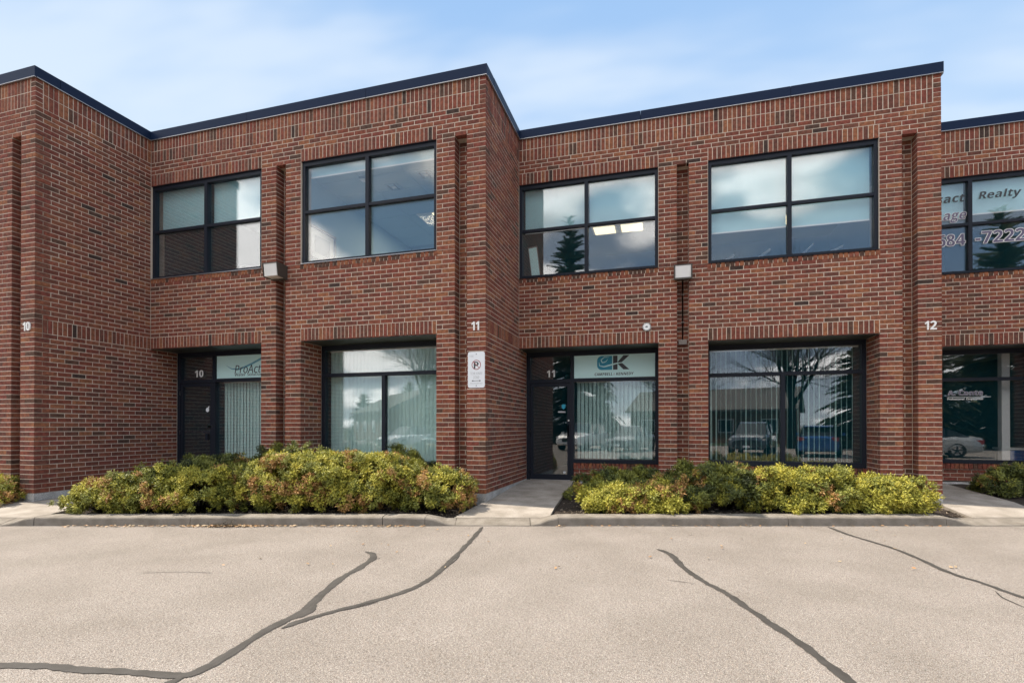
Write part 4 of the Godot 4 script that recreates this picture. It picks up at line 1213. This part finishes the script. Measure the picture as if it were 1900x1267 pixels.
func shrub(label: String, at: Vector2, rx: float, rz: float, h: float, count: int, sd: int, look: Dictionary) -> void:
	# at is (x, distance). look: boxy 0..1, rough, bronze share, yellow share
	var y0 := ground_y(at.x, -at.y) - 0.03 + bed_lift(at.x, at.y)
	var t := thing("shrub", label, "shrub", Vector3(at.x, y0, -at.y), 0.0, "evergreen shrubs in the planting beds")
	rng.seed = sd
	var n := FastNoiseLite.new()
	n.seed = sd; n.frequency = look.get("lump", 2.6); n.fractal_octaves = 3
	var n2 := FastNoiseLite.new()
	n2.seed = sd + 7; n2.frequency = 1.5; n2.fractal_octaves = 3
	var boxy: float = look.get("boxy", 0.3)
	var rough: float = look.get("rough", 0.22)
	# stems: a fan of branches from the root, and finer ones up into the shell
	var st := Acc.new()
	var shell := func(d: Vector3) -> Vector3:
		var e := 2.0 + 3.0 * boxy
		var k := pow(pow(absf(d.x), e) + pow(absf(d.y), e) + pow(absf(d.z), e), -1.0 / e)
		var p := d * k
		var r := 1.0 + rough * 2.2 * n.get_noise_3d(p.x * rx * 1.6 + at.x * 3.0, p.y * h * 1.6, p.z * rz * 1.6) + rough * 0.9 * n.get_noise_3d(p.x * rx * 6.0, p.y * h * 6.0 + 5.0, p.z * rz * 6.0)
		return Vector3(p.x * rx * r, h * 0.5 + p.y * h * 0.5 * r, p.z * rz * r)
	for k in int(14 + rx * 18):
		var d := Vector3(rng.randf_range(-1, 1), rng.randf_range(-0.2, 1.0), rng.randf_range(-1, 1)).normalized()
		var tip: Vector3 = shell.call(d) * 0.92
		var root := Vector3(tip.x * 0.45, 0.0, tip.z * 0.35)
		var mid := root.lerp(tip, 0.5) + Vector3(rng.randf_range(-.05, .05), rng.randf_range(-0.02, 0.06), rng.randf_range(-.05, .05))
		st.tube(root, mid, 0.009, 0.006, 5); st.tube(mid, tip, 0.006, 0.0025, 4)
		for q in 3:
			var b := mid.lerp(tip, rng.randf_range(0.1, 0.8))
			st.tube(b, b + Vector3(rng.randf_range(-.14, .14), rng.randf_range(-.02, .12), rng.randf_range(-.14, .14)), 0.004, 0.0015, 4)
	one("stems", st, M.twig, t)
	var bronze: float = look.get("bronze", 0.1)
	var yellow: float = look.get("yellow", 0.4)
	var tuft: float = look.get("tuft", 1.0)
	var tool := SurfaceTool.new()
	var left := count
	while left > 0:
		# a tuft: a dozen sprigs fanning out from one point under the shell
		var d := Vector3(rng.randfn(), rng.randfn(), rng.randfn()).normalized()
		if d.y < -0.7: d.y = -d.y
		var p: Vector3 = shell.call(d)
		if p.y < 0.05: p.y = 0.05 + rng.randf() * 0.1
		var inside := 1.0 - 0.26 * pow(rng.randf(), 1.4)
		p = Vector3(p.x * inside, h * 0.45 + (p.y - h * 0.45) * inside, p.z * inside)
		var many := rng.randi_range(8, 15)
		left -= many
		if n.get_noise_3d(p.x * 4.0 + 31.0, p.y * 4.0, p.z * 4.0) < -0.18 and rng.randf() < 0.9: continue
		var axis := (Vector3(d.x / maxf(rx, 0.2) * 0.5, d.y + 0.45, d.z / maxf(rz, 0.2) * 0.5).normalized() + Vector3(rng.randf_range(-.6, .6), rng.randf_range(-.2, .6), rng.randf_range(-.6, .6))).normalized()
		var pat := n2.get_noise_3d(p.x + at.x, p.y * 1.3, p.z) + rng.randf_range(-0.12, 0.12)
		var set_ := [0, 7, 1]
		if pat > 0.40 - bronze * 0.8: set_ = [5, 6, 3]
		elif pat < -0.45 + yellow * 0.95: set_ = [3, 4, 3] if rng.randf() < 0.25 + yellow * 0.4 else [3, 2, 2]
		elif pat < -0.10 + yellow * 0.9: set_ = [2, 1, 2]
		for j in many:
			var off := Vector3(rng.randfn(), rng.randfn(), rng.randfn()) * 0.032 * tuft
			var up := (axis + off * 11.0 / tuft).normalized()
			var x := up.cross(Vector3(rng.randfn(), rng.randfn(), rng.randfn())).normalized()
			var s: float = rng.randf_range(0.6, 1.05) * look.get("size", 1.0)
			tool.append_from(sprig_mesh[rng.randi_range(0, 3)][set_[rng.randi_range(0, 2)]], 0, Transform3D(Basis(x, up, x.cross(up)) * s, p + off + axis * rng.randf_range(-0.03, 0.04)))
	put("foliage", tool.commit(), M.leaf, t)

func make_shrubs() -> void:
	make_sprigs()
	var yew := {"boxy": 0.55, "rough": 0.10, "bronze": 0.27, "yellow": 0.62, "lump": 2.2}
	shrub("large clipped evergreen shrub with orange bronzed patches in front of unit 10", Vector2(-2.88, 8.52), 1.36, 0.60, 0.78, 10500, 201, yew)
	shrub("yellow-green shrub leaning against the foot of pier 11", Vector2(-1.17, 8.45), 0.48, 0.42, 0.56, 1853, 202, {"boxy": 0.3, "rough": 0.16, "bronze": 0.12, "yellow": 0.6})
	shrub("low shrub with orange tips at the far left end of the left bed", Vector2(-6.22, 8.17), 0.52, 0.36, 0.42, 1639, 203, {"rough": 0.22, "bronze": 0.42, "yellow": 0.6})
	shrub("bright green shrub second from the left end of the left bed", Vector2(-5.62, 8.22), 0.44, 0.38, 0.6, 1639, 204, {"rough": 0.22, "bronze": 0.05, "yellow": 0.6})
	shrub("yellow-topped shrub beside the bare twigs in the left bed", Vector2(-4.86, 8.22), 0.52, 0.38, 0.56, 1711, 205, {"rough": 0.2, "bronze": 0.16, "yellow": 0.85})
	shrub("dark shaded shrub in front of door 10", Vector2(-5.15, 9.35), 0.95, 0.45, 0.66, 1996, 206, {"rough": 0.25, "bronze": 0.0, "yellow": 0.05})
	shrub("dark shrub with upright shoots before the teal blind of entrance 10", Vector2(-4.05, 9.45), 0.62, 0.40, 0.8, 1639, 207, {"rough": 0.34, "bronze": 0.0, "yellow": 0.08})
	shrub("dark shrub behind the big clipped one, under the large window", Vector2(-1.95, 9.38), 0.42, 0.30, 0.78, 1069, 208, {"rough": 0.3, "bronze": 0.0, "yellow": 0.1})
	shrub("low feathery shrub with yellow sprays nearest door 11", Vector2(1.64, 8.28), 0.46, 0.34, 0.31, 1497, 211, {"rough": 0.42, "bronze": 0.2, "yellow": 0.9, "size": 1.15})
	shrub("small shrub with peach tips second from door 11", Vector2(2.38, 8.16), 0.42, 0.30, 0.35, 1283, 212, {"rough": 0.42, "bronze": 0.3, "yellow": 0.8, "size": 1.15})
	shrub("dark feathery shrub under the side window of door 11", Vector2(2.10, 9.25), 0.80, 0.45, 0.41, 1853, 213, {"rough": 0.35, "bronze": 0.05, "yellow": 0.15, "size": 1.15})
	shrub("tall dark shrub in the middle of the right bed", Vector2(3.22, 8.48), 0.66, 0.50, 0.57, 2566, 214, {"rough": 0.3, "bronze": 0.04, "yellow": 0.05, "size": 1.1})
	shrub("lime green shrub just right of the dark one in the right bed", Vector2(4.18, 8.35), 0.52, 0.44, 0.53, 2067, 215, {"rough": 0.28, "bronze": 0.06, "yellow": 0.75, "size": 1.1})
	shrub("lime green shrub under the mullion of the large unit 11 window", Vector2(4.92, 8.30), 0.48, 0.42, 0.53, 1925, 216, {"rough": 0.3, "bronze": 0.06, "yellow": 0.7, "size": 1.1})
	shrub("mixed green shrub second from pier 12", Vector2(5.55, 8.18), 0.40, 0.36, 0.4, 1426, 217, {"rough": 0.3, "bronze": 0.14, "yellow": 0.8, "size": 1.1})
	shrub("golden yellow shrub hugging the foot of pier 12", Vector2(5.90, 8.20), 0.46, 0.38, 0.41, 1996, 218, {"rough": 0.3, "bronze": 0.18, "yellow": 1.0, "size": 1.1})
	shrub("shrub with orange tips cut off by the left edge of the picture", Vector2(-8.72, 8.72), 0.42, 0.34, 0.4, 1069, 219, {"rough": 0.25, "bronze": 0.35, "yellow": 0.5})
	shrub("shaded shrub beyond pier 12 under the unit 12 window", Vector2(9.05, 9.6), 0.36, 0.34, 0.43, 1426, 220, {"rough": 0.3, "bronze": 0.04, "yellow": 0.0})
	# bark chips on the beds, dead leaves and straw at the foot of the kerb
	var ch := Acc.new()
	rng.seed = 8
	ch.quad(Vector3(-0.02, 0.003, 0.007), Vector3(0.02, 0.002, 0.005), Vector3(0.017, 0.006, -0.007), Vector3(-0.018, 0.004, -0.006), Color.WHITE)
	ch.quad(Vector3(-0.02, 0.003, 0.007), Vector3(0.02, 0.002, 0.005), Vector3(0.02, -0.006, 0.005), Vector3(-0.02, -0.006, 0.007), Color(.8, .8, .8))
	var cm := ch.mesh()
	var w := []; var tc := PackedColorArray()
	var tries := 0
	while w.size() < 5200 and tries < 40000:
		tries += 1
		var left := rng.randf() < 0.5
		var x := rng.randf_range(-7.0, -0.75) if left else rng.randf_range(0.65, 6.95)
		var dd := 7.81 + pow(rng.randf(), 1.6) * 1.5
		if x > -0.9 + (dd - 7.8) * 0.42 and x < 0.62 + (dd - 7.8) * 0.22: continue
		if x < -6.95 + (dd - 7.8) * 0.2: continue
		var b := Basis(Vector3(rng.randfn(), rng.randfn(), rng.randfn()).normalized(), rng.randf_range(-0.5, 0.5)) * Basis(Vector3.UP, rng.randf() * TAU) * rng.randf_range(0.4, 1.2)
		w.append(Transform3D(b, Vector3(x, ground_y(x, -dd) - 0.028 + bed_lift(x, dd) + rng.randf() * 0.016, -dd)))
		var g := rng.randf()
		tc.append(Color(.06, .046, .036).lerp(Color(.42, .34, .25), g * g * g))
	var o := spread("bark_mulch", cm, M.leaf, self, w, tc)
	tag(o, "dark bark chips covering the planting beds", "mulch", "", "stuff")
	var lf := Acc.new()
	lf.quad(Vector3(-0.018, 0.002, 0), Vector3(0, 0.004, 0.011), Vector3(0.02, 0.008, 0), Vector3(0.0, 0.003, -0.011), Color.WHITE)
	w = []; tc = PackedColorArray()
	for k in 900:
		var x := 0.0
		var dd := 7.50 - absf(rng.randfn()) * 0.035
		if k < 330: x = rng.randfn(-4.05, 0.26)
		elif k < 740: x = rng.randf_range(-6.4, -1.2)
		elif k < 840: x = rng.randf_range(0.6, 6.2)
		else:
			x = rng.randf_range(-5.0, 5.0); dd = rng.randf_range(5.2, 7.4)
		var b := Basis(Vector3.UP, rng.randf() * TAU) * Basis(Vector3(1, 0, 0), rng.randf_range(-0.6, 0.6)) * rng.randf_range(0.5, 1.5)
		w.append(Transform3D(b, Vector3(x, 0.006 + rng.randf() * 0.012, -dd)))
		tc.append(Color(.36, .17, .05).lerp(Color(.48, .38, .25), rng.randf()) * rng.randf_range(0.6, 1.0))
	o = spread("leaf_litter", lf.mesh(), M.leaf, self, w, tc)
	tag(o, "scattered dry orange leaves along the foot of the kerb", "leaves", "", "stuff")
	var tw := thing("twig_pile", "small pile of pale dry twigs at the foot of the left kerb", "twigs", Vector3(-4.12, 0.005, -7.42))
	for k in 26:
		var a := Acc.new()
		var d := Vector3(rng.randfn(), rng.randf() * 0.35, rng.randfn() * 0.35).normalized()
		var p := Vector3(rng.randfn() * 0.1, 0.008 + rng.randf() * 0.03, rng.randfn() * 0.03)
		var L := rng.randf_range(0.06, 0.19)
		a.tube(p, p + d * L * 0.6, 0.003, 0.0024, 4); a.tube(p + d * L * 0.6, p + d * L + Vector3(0.01, 0.008, -0.01), 0.0024, 0.001, 4)
		one("stalk", a, M.straw, tw)

# ---------------------------------------------------------------- what the windows mirror: parked cars, trees and a low house across the lot
func car(label: String, at: Vector3, turn: float, paint: Color, kind: String) -> void:
	var t := thing("parked_car", label, "car", at, turn, "cars parked across the lot")
	# the car points along +z; every station: [z, half width, sill, shoulder, deck height]
	var st: Array; var roof: Array
	if kind == "sedan":
		st = [[-2.3, .62, .42, .60, .74], [-2.22, .78, .28, .70, .92], [-1.9, .88, .24, .78, .99], [-1.3, .90, .22, .82, 1.0], [-.4, .905, .21, .84, .95], [.5, .905, .21, .83, .94], [1.0, .90, .21, .80, .93], [1.6, .88, .23, .76, .84], [2.05, .80, .26, .66, .74], [2.25, .62, .34, .56, .64]]
		roof = [[-1.75, .72, 0.99], [-.95, .60, 1.40], [-.2, .62, 1.45], [.35, .60, 1.40], [1.15, .74, 0.93]]
	elif kind == "suv":
		st = [[-2.2, .70, .48, .80, 1.0], [-2.14, .86, .34, .92, 1.08], [-1.7, .92, .28, .95, 1.08], [-.6, .93, .26, .97, 1.05], [.4, .93, .26, .96, 1.04], [.95, .92, .26, .95, 1.06], [1.6, .90, .28, .88, .99], [2.05, .84, .32, .78, .90], [2.2, .66, .40, .66, .76]]
		roof = [[-2.08, .76, 1.08], [-1.7, .66, 1.58], [-.5, .68, 1.66], [.25, .65, 1.60], [1.0, .77, 1.05]]
	else:
		st = [[-1.95, .66, .42, .72, .90], [-1.9, .82, .30, .82, .98], [-1.5, .87, .25, .86, 1.0], [-.4, .88, .22, .88, .97], [.5, .88, .22, .87, .96], [.95, .87, .22, .84, .97], [1.5, .85, .25, .78, .88], [1.9, .76, .28, .68, .78], [2.05, .60, .36, .58, .66]]
		roof = [[-1.85, .70, .98], [-1.5, .60, 1.40], [-.5, .62, 1.48], [.15, .60, 1.43], [1.0, .74, .96]]
	var m := StandardMaterial3D.new()
	m.resource_name = "car_paint"; m.albedo_color = Color(paint.r, paint.g, paint.b).linear_to_srgb(); m.roughness = 0.25; m.metallic = 0.15; m.clearcoat_enabled = true; m.clearcoat = 1.0; m.clearcoat_roughness = 0.05
	var sec := func(s: Array) -> Array:
		var w: float = s[1]
		return [Vector3(-w * .90, s[2], s[0]), Vector3(-w, s[2] + .12, s[0]), Vector3(-w * 1.01, lerpf(s[2], s[3], .62), s[0]), Vector3(-w * .97, s[3], s[0]), Vector3(-w * .84, s[4] - .015, s[0]), Vector3(-w * .4, s[4] + .02, s[0]), Vector3(w * .4, s[4] + .02, s[0]), Vector3(w * .84, s[4] - .015, s[0]), Vector3(w * .97, s[3], s[0]), Vector3(w * 1.01, lerpf(s[2], s[3], .62), s[0]), Vector3(w, s[2] + .12, s[0]), Vector3(w * .90, s[2], s[0])]
	var b := Acc.new()
	for k in st.size() - 1:
		var p: Array = sec.call(st[k]); var q: Array = sec.call(st[k + 1])
		for j in 12: b.quad(p[j], q[j], q[(j + 1) % 12], p[(j + 1) % 12])
	for e in [0, st.size() - 1]:
		var p: Array = sec.call(st[e])
		for j in range(1, 11):
			if e == 0: b.tri(p[0], p[j], p[j + 1])
			else: b.tri(p[0], p[j + 1], p[j])
	one("body", b, m, t)
	var g := Acc.new(); var rf := Acc.new()
	for k in roof.size() - 1:
		var p: Array = roof[k]; var q: Array = roof[k + 1]
		var base0 := lerpf(st[2][4], st[-4][4], clampf((p[0] + 1.8) / 3.0, 0, 1)) - .04; var base1 := lerpf(st[2][4], st[-4][4], clampf((q[0] + 1.8) / 3.0, 0, 1)) - .04
		var bw: float = st[4][1] * .86
		for sx in [-1.0, 1.0]:
			var a0 := Vector3(sx * bw, base0, p[0]); var a1 := Vector3(sx * bw, base1, q[0]); var c1 := Vector3(sx * q[1], q[2], q[0]); var c0 := Vector3(sx * p[1], p[2], p[0])
			if sx > 0: g.quad(a1, a0, c0, c1)
			else: g.quad(a0, a1, c1, c0)
			# pillars and roof rail
			rf.tube(c0, c1, .035, .035, 6)
			if k in [1, 2]: rf.tube(Vector3(sx * bw * 1.0, base0, p[0]), c0, .03, .03, 6)
		var l0 := Vector3(-p[1], p[2], p[0]); var r0 := Vector3(p[1], p[2], p[0]); var l1 := Vector3(-q[1], q[2], q[0]); var r1 := Vector3(q[1], q[2], q[0])
		if k in [1, 2]: rf.quad(r0 + Vector3(0, .015, 0), r1 + Vector3(0, .015, 0), l1 + Vector3(0, .015, 0), l0 + Vector3(0, .015, 0))
		g.quad(r0, r1, l1, l0)
	one("windows", g, M.car_glass, t)
	one("roof", rf, m, t)
	for sx in [-1.0, 1.0]:
		for zz in [-1.32 if kind != "hatch" else -1.2, 1.36 if kind != "hatch" else 1.25]:
			var wh := Node3D.new()
			wh.name = "wheel"
			t.add_child(wh, true)
			var r := .33 if kind != "suv" else .36
			wh.position = Vector3(sx * .80, r, zz)
			var ty := Acc.new()
			ty.tube(Vector3(-sx * .1, 0, 0), Vector3(sx * .1, 0, 0), r, r, 24, Color.WHITE, true)
			ty.tube(Vector3(sx * .1, 0, 0), Vector3(sx * .115, 0, 0), r, r * .9, 24, Color.WHITE, false)
			one("tyre", ty, M.rubber, wh)
			var ri := Acc.new()
			ri.tube(Vector3(sx * .1, 0, 0), Vector3(sx * .118, 0, 0), r * .64, r * .6, 20, Color.WHITE, true)
			for k in 5:
				var an := TAU * k / 5
				ri.tube(Vector3(sx * .12, 0, 0), Vector3(sx * .122, cos(an) * r * .62, sin(an) * r * .62), .03, .025, 5)
			one("rim", ri, M.steel, wh)
		var mr := Acc.new()
		mr.span(sx * .93, sx * 1.08, 1.0, 1.12, .80, .90)
		one("mirror", mr, m, t)
		var f: Array = st[-2]; var r0: Array = st[1]
		var hl := Acc.new()
		hl.prism(PackedVector2Array([Vector2(sx * f[1] * .55, f[3] - .05), Vector2(sx * f[1] * .97, f[3] - .01), Vector2(sx * f[1] * .99, f[3] + .07), Vector2(sx * f[1] * .62, f[3] + .03)]), f[0] - .12, f[0] + .06)
		one("headlight", hl, M.lens, t)
		var tl := Acc.new()
		tl.prism(PackedVector2Array([Vector2(sx * r0[1] * .62, r0[3] - .02), Vector2(sx * r0[1] * 1.01, r0[3] - .06), Vector2(sx * r0[1] * 1.01, r0[3] + .12), Vector2(sx * r0[1] * .70, r0[3] + .13)]), r0[0] - .05, r0[0] + .28)
		one("taillight", tl, M.letter_red, t)
	var gr := Acc.new()
	gr.span(-.36, .36, st[-2][2] + .22, st[-2][3] - .04, st[-1][0] - .06, st[-1][0] + .012)
	one("grille", gr, M.rubber, t)
	block("licence_plate", M.sign_white, t, -.16, .16, st[-2][2] + .08, st[-2][2] + .19, st[-1][0] - .05, st[-1][0] + .02)
	if kind == "hatch":
		block("spoiler", m, t, -.56, .56, 1.40, 1.44, -1.72, -1.46)

func grow(a: Acc, p: Vector3, d: Vector3, r: float, L: float, level: int) -> void:
	var n := 3
	var q := p
	var dir := d
	for k in n:
		var nd := (dir + Vector3(rng.randf_range(-.16, .16), rng.randf_range(-.02, .12), rng.randf_range(-.16, .16))).normalized()
		var e := q + nd * L / n
		var r0 := r * (1.0 - 0.45 * k / n); var r1 := r * (1.0 - 0.45 * (k + 1) / n)
		a.tube(q, e, r0, r1, 7 if level < 2 else 4)
		q = e; dir = nd
		if level < 5 and (k > 0 or level > 0):
			for j in (2 if level < 3 else 1):
				var ax := dir.cross(Vector3(rng.randfn(), rng.randfn(), rng.randfn())).normalized()
				grow(a, q, dir.rotated(ax, rng.randf_range(0.45, 0.95)), r1 * rng.randf_range(0.45, 0.65), L * rng.randf_range(0.55, 0.75), level + 1)
	if level < 5: grow(a, q, dir, r * 0.5, L * 0.72, level + 1)

func bare_tree(label: String, at: Vector3, h: float, sd: int) -> void:
	var t := thing("bare_tree", label, "tree", at, 0.0, "leafless trees across the lot")
	rng.seed = sd
	var tr := Acc.new()
	tr.tube(Vector3(0, -0.1, 0), Vector3(0.03, h * 0.12, 0.02), h * 0.026, h * 0.02, 10); tr.tube(Vector3(0.03, h * 0.12, 0.02), Vector3(0.0, h * 0.27, 0.05), h * 0.02, h * 0.017, 10)
	one("trunk", tr, M.bark, t)
	var cr := Acc.new()
	for k in 4:
		var an := TAU * k / 4.0 + rng.randf()
		grow(cr, Vector3(0, h * (0.22 + 0.012 * k), 0.04), Vector3(cos(an) * 0.55, 1.0, sin(an) * 0.55).normalized(), h * 0.011, h * 0.27, 1)
	grow(cr, Vector3(0, h * 0.265, 0.05), Vector3.UP, h * 0.014, h * 0.3, 1)
	one("crown", cr, M.bark, t)

var spray := {}
func spray_for(col: Color) -> Array:
	# flat drooping sprays of spruce needles, one metre long before scaling, in three shades of the tree's colour
	if spray.has(col): return spray[col]
	var out := []
	for shade in [0.75, 1.0, 1.3]:
		rng.seed = 55 + int(shade * 10)
		var a := Acc.new()
		for k in 13:
			var f := k / 13.0
			var p := Vector3(0, -0.10 * f * f, f)
			for sx in [-1.0, 1.0]:
				var L: float = 0.36 * (1.0 - f * 0.75) + 0.06
				var o := Vector3(sx * 0.8, rng.randf_range(-0.35, 0.25), 0.6).normalized() * L * rng.randf_range(0.7, 1.1)
				var w := Vector3(0, 0.04, 0.05)
				var tone: float = rng.randf_range(0.7, 1.2) * shade
				a.tri(p - w, p + w, p + o, Color(col.r * tone, col.g * tone, col.b * tone))
		out.append(a.mesh())
	spray[col] = out
	return out

func spruce(label: String, at: Vector3, h: float, r: float, sd: int, col: Color, group := "spruces across the lot") -> void:
	var t := thing("spruce_tree", label, "tree", at, 0.0, group)
	rng.seed = sd
	var tr := Acc.new()
	tr.tube(Vector3(0, -0.1, 0), Vector3(0, h * 0.97, 0), h * 0.014, 0.01, 8)
	one("trunk", tr, M.bark, t)
	var kinds := spray_for(col)
	rng.seed = sd
	var tool := SurfaceTool.new()
	var y := h * 0.05
	while y < h * 0.985:
		var f := 1.0 - y / h
		var reach := r * pow(f, 0.85) * rng.randf_range(0.75, 1.12) + 0.12
		var n := int(6 + reach * 3.4)
		for k in n:
			var an := rng.randf() * TAU
			var L := reach * rng.randf_range(0.35, 1.15)
			var segs := maxi(1, int(L / 0.55))
			var lift := rng.randf_range(-0.35, 0.35) * minf(1.0, f * 3.0)
			var tilt := lerpf(-0.25, 0.5, pow(1.0 - f, 1.5)) + rng.randf_range(-0.12, 0.12)
			for j in segs:
				var s0 := L * j / segs
				var dir := Vector3(cos(an), tilt - 0.12 * j, sin(an)).normalized()
				var p := Vector3(cos(an) * s0, y + lift + s0 * tilt * 0.8 - 0.05 * j * j * 0.3, sin(an) * s0)
				var x := Vector3.UP.cross(dir).normalized()
				var s := (L / segs) * 1.35 + 0.18
				var b := Basis(x * s, dir.cross(x).normalized() * s, dir * s)
				b = b.rotated(dir, rng.randf_range(-0.5, 0.5))
				tool.append_from(kinds[rng.randi_range(0, 2)], 0, Transform3D(b, p))
		y += h * 0.016 * rng.randf_range(0.6, 1.3) + 0.04
	put("crown", tool.commit(), M.leaf, t)

func house(label: String, at: Vector3, turn: float, w: float, d: float, h: float) -> void:
	var t := thing("brick_house", label, "house", at, turn, "low houses across the lot")
	var a := Acc.new()
	a.span(-w * .5, w * .5, 0, h, -d * .5, d * .5)
	one("wall", a, M.house_brick, t)
	var rh := h + d * 0.24
	var rf := Acc.new()
	var o := 0.4
	rf.prism_across(PackedVector2Array([Vector2(-d * .5 - o, h - .15), Vector2(-d * .5 - o, h + .02), Vector2(0, rh + .2), Vector2(d * .5 + o, h + .02), Vector2(d * .5 + o, h - .15), Vector2(0, rh)]), -w * .5 - o, w * .5 + o)
	one("roof", rf, M.shingle, t)
	var gb := Acc.new()
	gb.prism_across(PackedVector2Array([Vector2(-d * .5, h), Vector2(0, rh - .02), Vector2(d * .5, h)]), -w * .5, w * .5)
	one("gable", gb, M.house_brick, t)
	var n := int(w / 3.2)
	for k in n:
		var x := -w * .5 + (k + .5) * w / n
		var wd := Node3D.new()
		wd.name = "window"
		t.add_child(wd, true)
		block("frame", M.white_paint, wd, x - .65, x + .65, .9, 2.1, -d * .5 - .06, -d * .5 - .001)
		block("pane", M.car_glass, wd, x - .57, x - .03, .98, 2.02, -d * .5 - .07, -d * .5 - .061)
		block("pane", M.car_glass, wd, x + .03, x + .57, .98, 2.02, -d * .5 - .07, -d * .5 - .061)

func make_surroundings() -> void:
	var white := Color(.72, .73, .74); var dark := Color(.03, .035, .045); var blue := Color(.03, .11, .32); var silver := Color(.42, .43, .43)
	car("white sedan mirrored in the large window of unit 10", Vector3(-19.6, 0, 8.6), PI, white, "sedan")
	car("dark teal sedan mirrored beside the white one in unit 10", Vector3(-15.9, 0, 8.6), PI, Color(.03, .08, .09), "sedan")
	car("white sport utility car mirrored in door 11", Vector3(-7.6, 0, 8.7), PI, white, "suv")
	car("grey sedan mirrored in the half-open blind beside door 11", Vector3(-4.6, 0, 8.9), PI, Color(.10, .12, .13), "sedan")
	car("dark sport utility car mirrored left in the large unit 11 window", Vector3(2.1, 0, 8.6), PI, dark, "suv")
	car("blue hatchback with roof spoiler mirrored in the large unit 11 window", Vector3(5.1, 0, 8.5), 0.0, blue, "hatch")
	car("silver sedan seen broadside mirrored in the unit 12 window", Vector3(10.3, 0, 6.6), -PI / 2 , silver, "sedan")
	spruce("tall spruce mirrored in the upper left window of unit 11", Vector3(-13.9, 0, 20), 19.6, 4.6, 71, Color(.040, .052, .022))
	spruce("spruce mirrored behind the telephone number of unit 12", Vector3(15.4, 0, 20.8), 15.6, 4.4, 72, Color(.075, .085, .028))
	spruce("broad spruce mirrored low in the unit 12 shop window", Vector3(11.2, 0, 17.5), 8.5, 3.8, 73, Color(.075, .085, .03))
	spruce("dark spruce right of the bare tree mirrored in unit 11", Vector3(7.4, 0, 21), 10.5, 3.2, 74, Color(.04, .06, .022))
	spruce("spruce between the two sedans mirrored in unit 10", Vector3(-24.0, 0, 18), 9.0, 3.0, 75, Color(.05, .07, .025))
	bare_tree("leafless tree with a thick trunk mirrored in the large unit 11 window", Vector3(3.2, 0, 17.5), 12.5, 81)
	bare_tree("leafless tree mirrored right in the large window of unit 10", Vector3(-26.0, 0, 17.5), 12.0, 82)
	bare_tree("leafless tree mirrored beside door 11", Vector3(-5.5, 0, 21.5), 10.0, 83)
	house("low brick house mirrored in the large unit 11 window", Vector3(-4.5, 0, 32), 0.0, 14.0, 8.0, 2.9)
	house("low gabled house mirrored in the large window of unit 10", Vector3(-36.0, 0, 26), 0.5, 15.0, 9.0, 3.0)
	rng.seed = 90
	for k in 9:
		var x: float = [-52, -44, -29, -17.5, 8.5, 14.0, 20.0, 27.0, 35.0][k]
		spruce(["cedar at the far left of the row beyond the lot", "cedar second in the far row beyond the lot", "cedar left of the gabled house row beyond the lot", "cedar behind the tall spruce beyond the lot", "cedar right of the brick house beyond the lot", "cedar behind the broad spruce beyond the lot", "cedar right of the tall right spruce beyond the lot", "cedar next to last on the right beyond the lot", "cedar at the far right of the row beyond the lot"][k], Vector3(x, 0, 33 + rng.randf() * 5.0), rng.randf_range(5.0, 8.0), 2.4, 300 + k, Color(.05, .065, .025), "cedars beyond the lot")

func _ready() -> void:
	make_materials()
	mat("straw", .50, .42, .32, 0.9); mat("car_glass", .02, .025, .03, 0.04); mat("shingle", .09, .085, .08, 0.9)
	tri_map(mat("house_brick", .30, .17, .10, 0.95), 1.0, T.fine)
	make_light()
	make_ground()
	make_building()
	make_openings()
	wall_things()
	room_things()
	make_shrubs()
	make_surroundings()
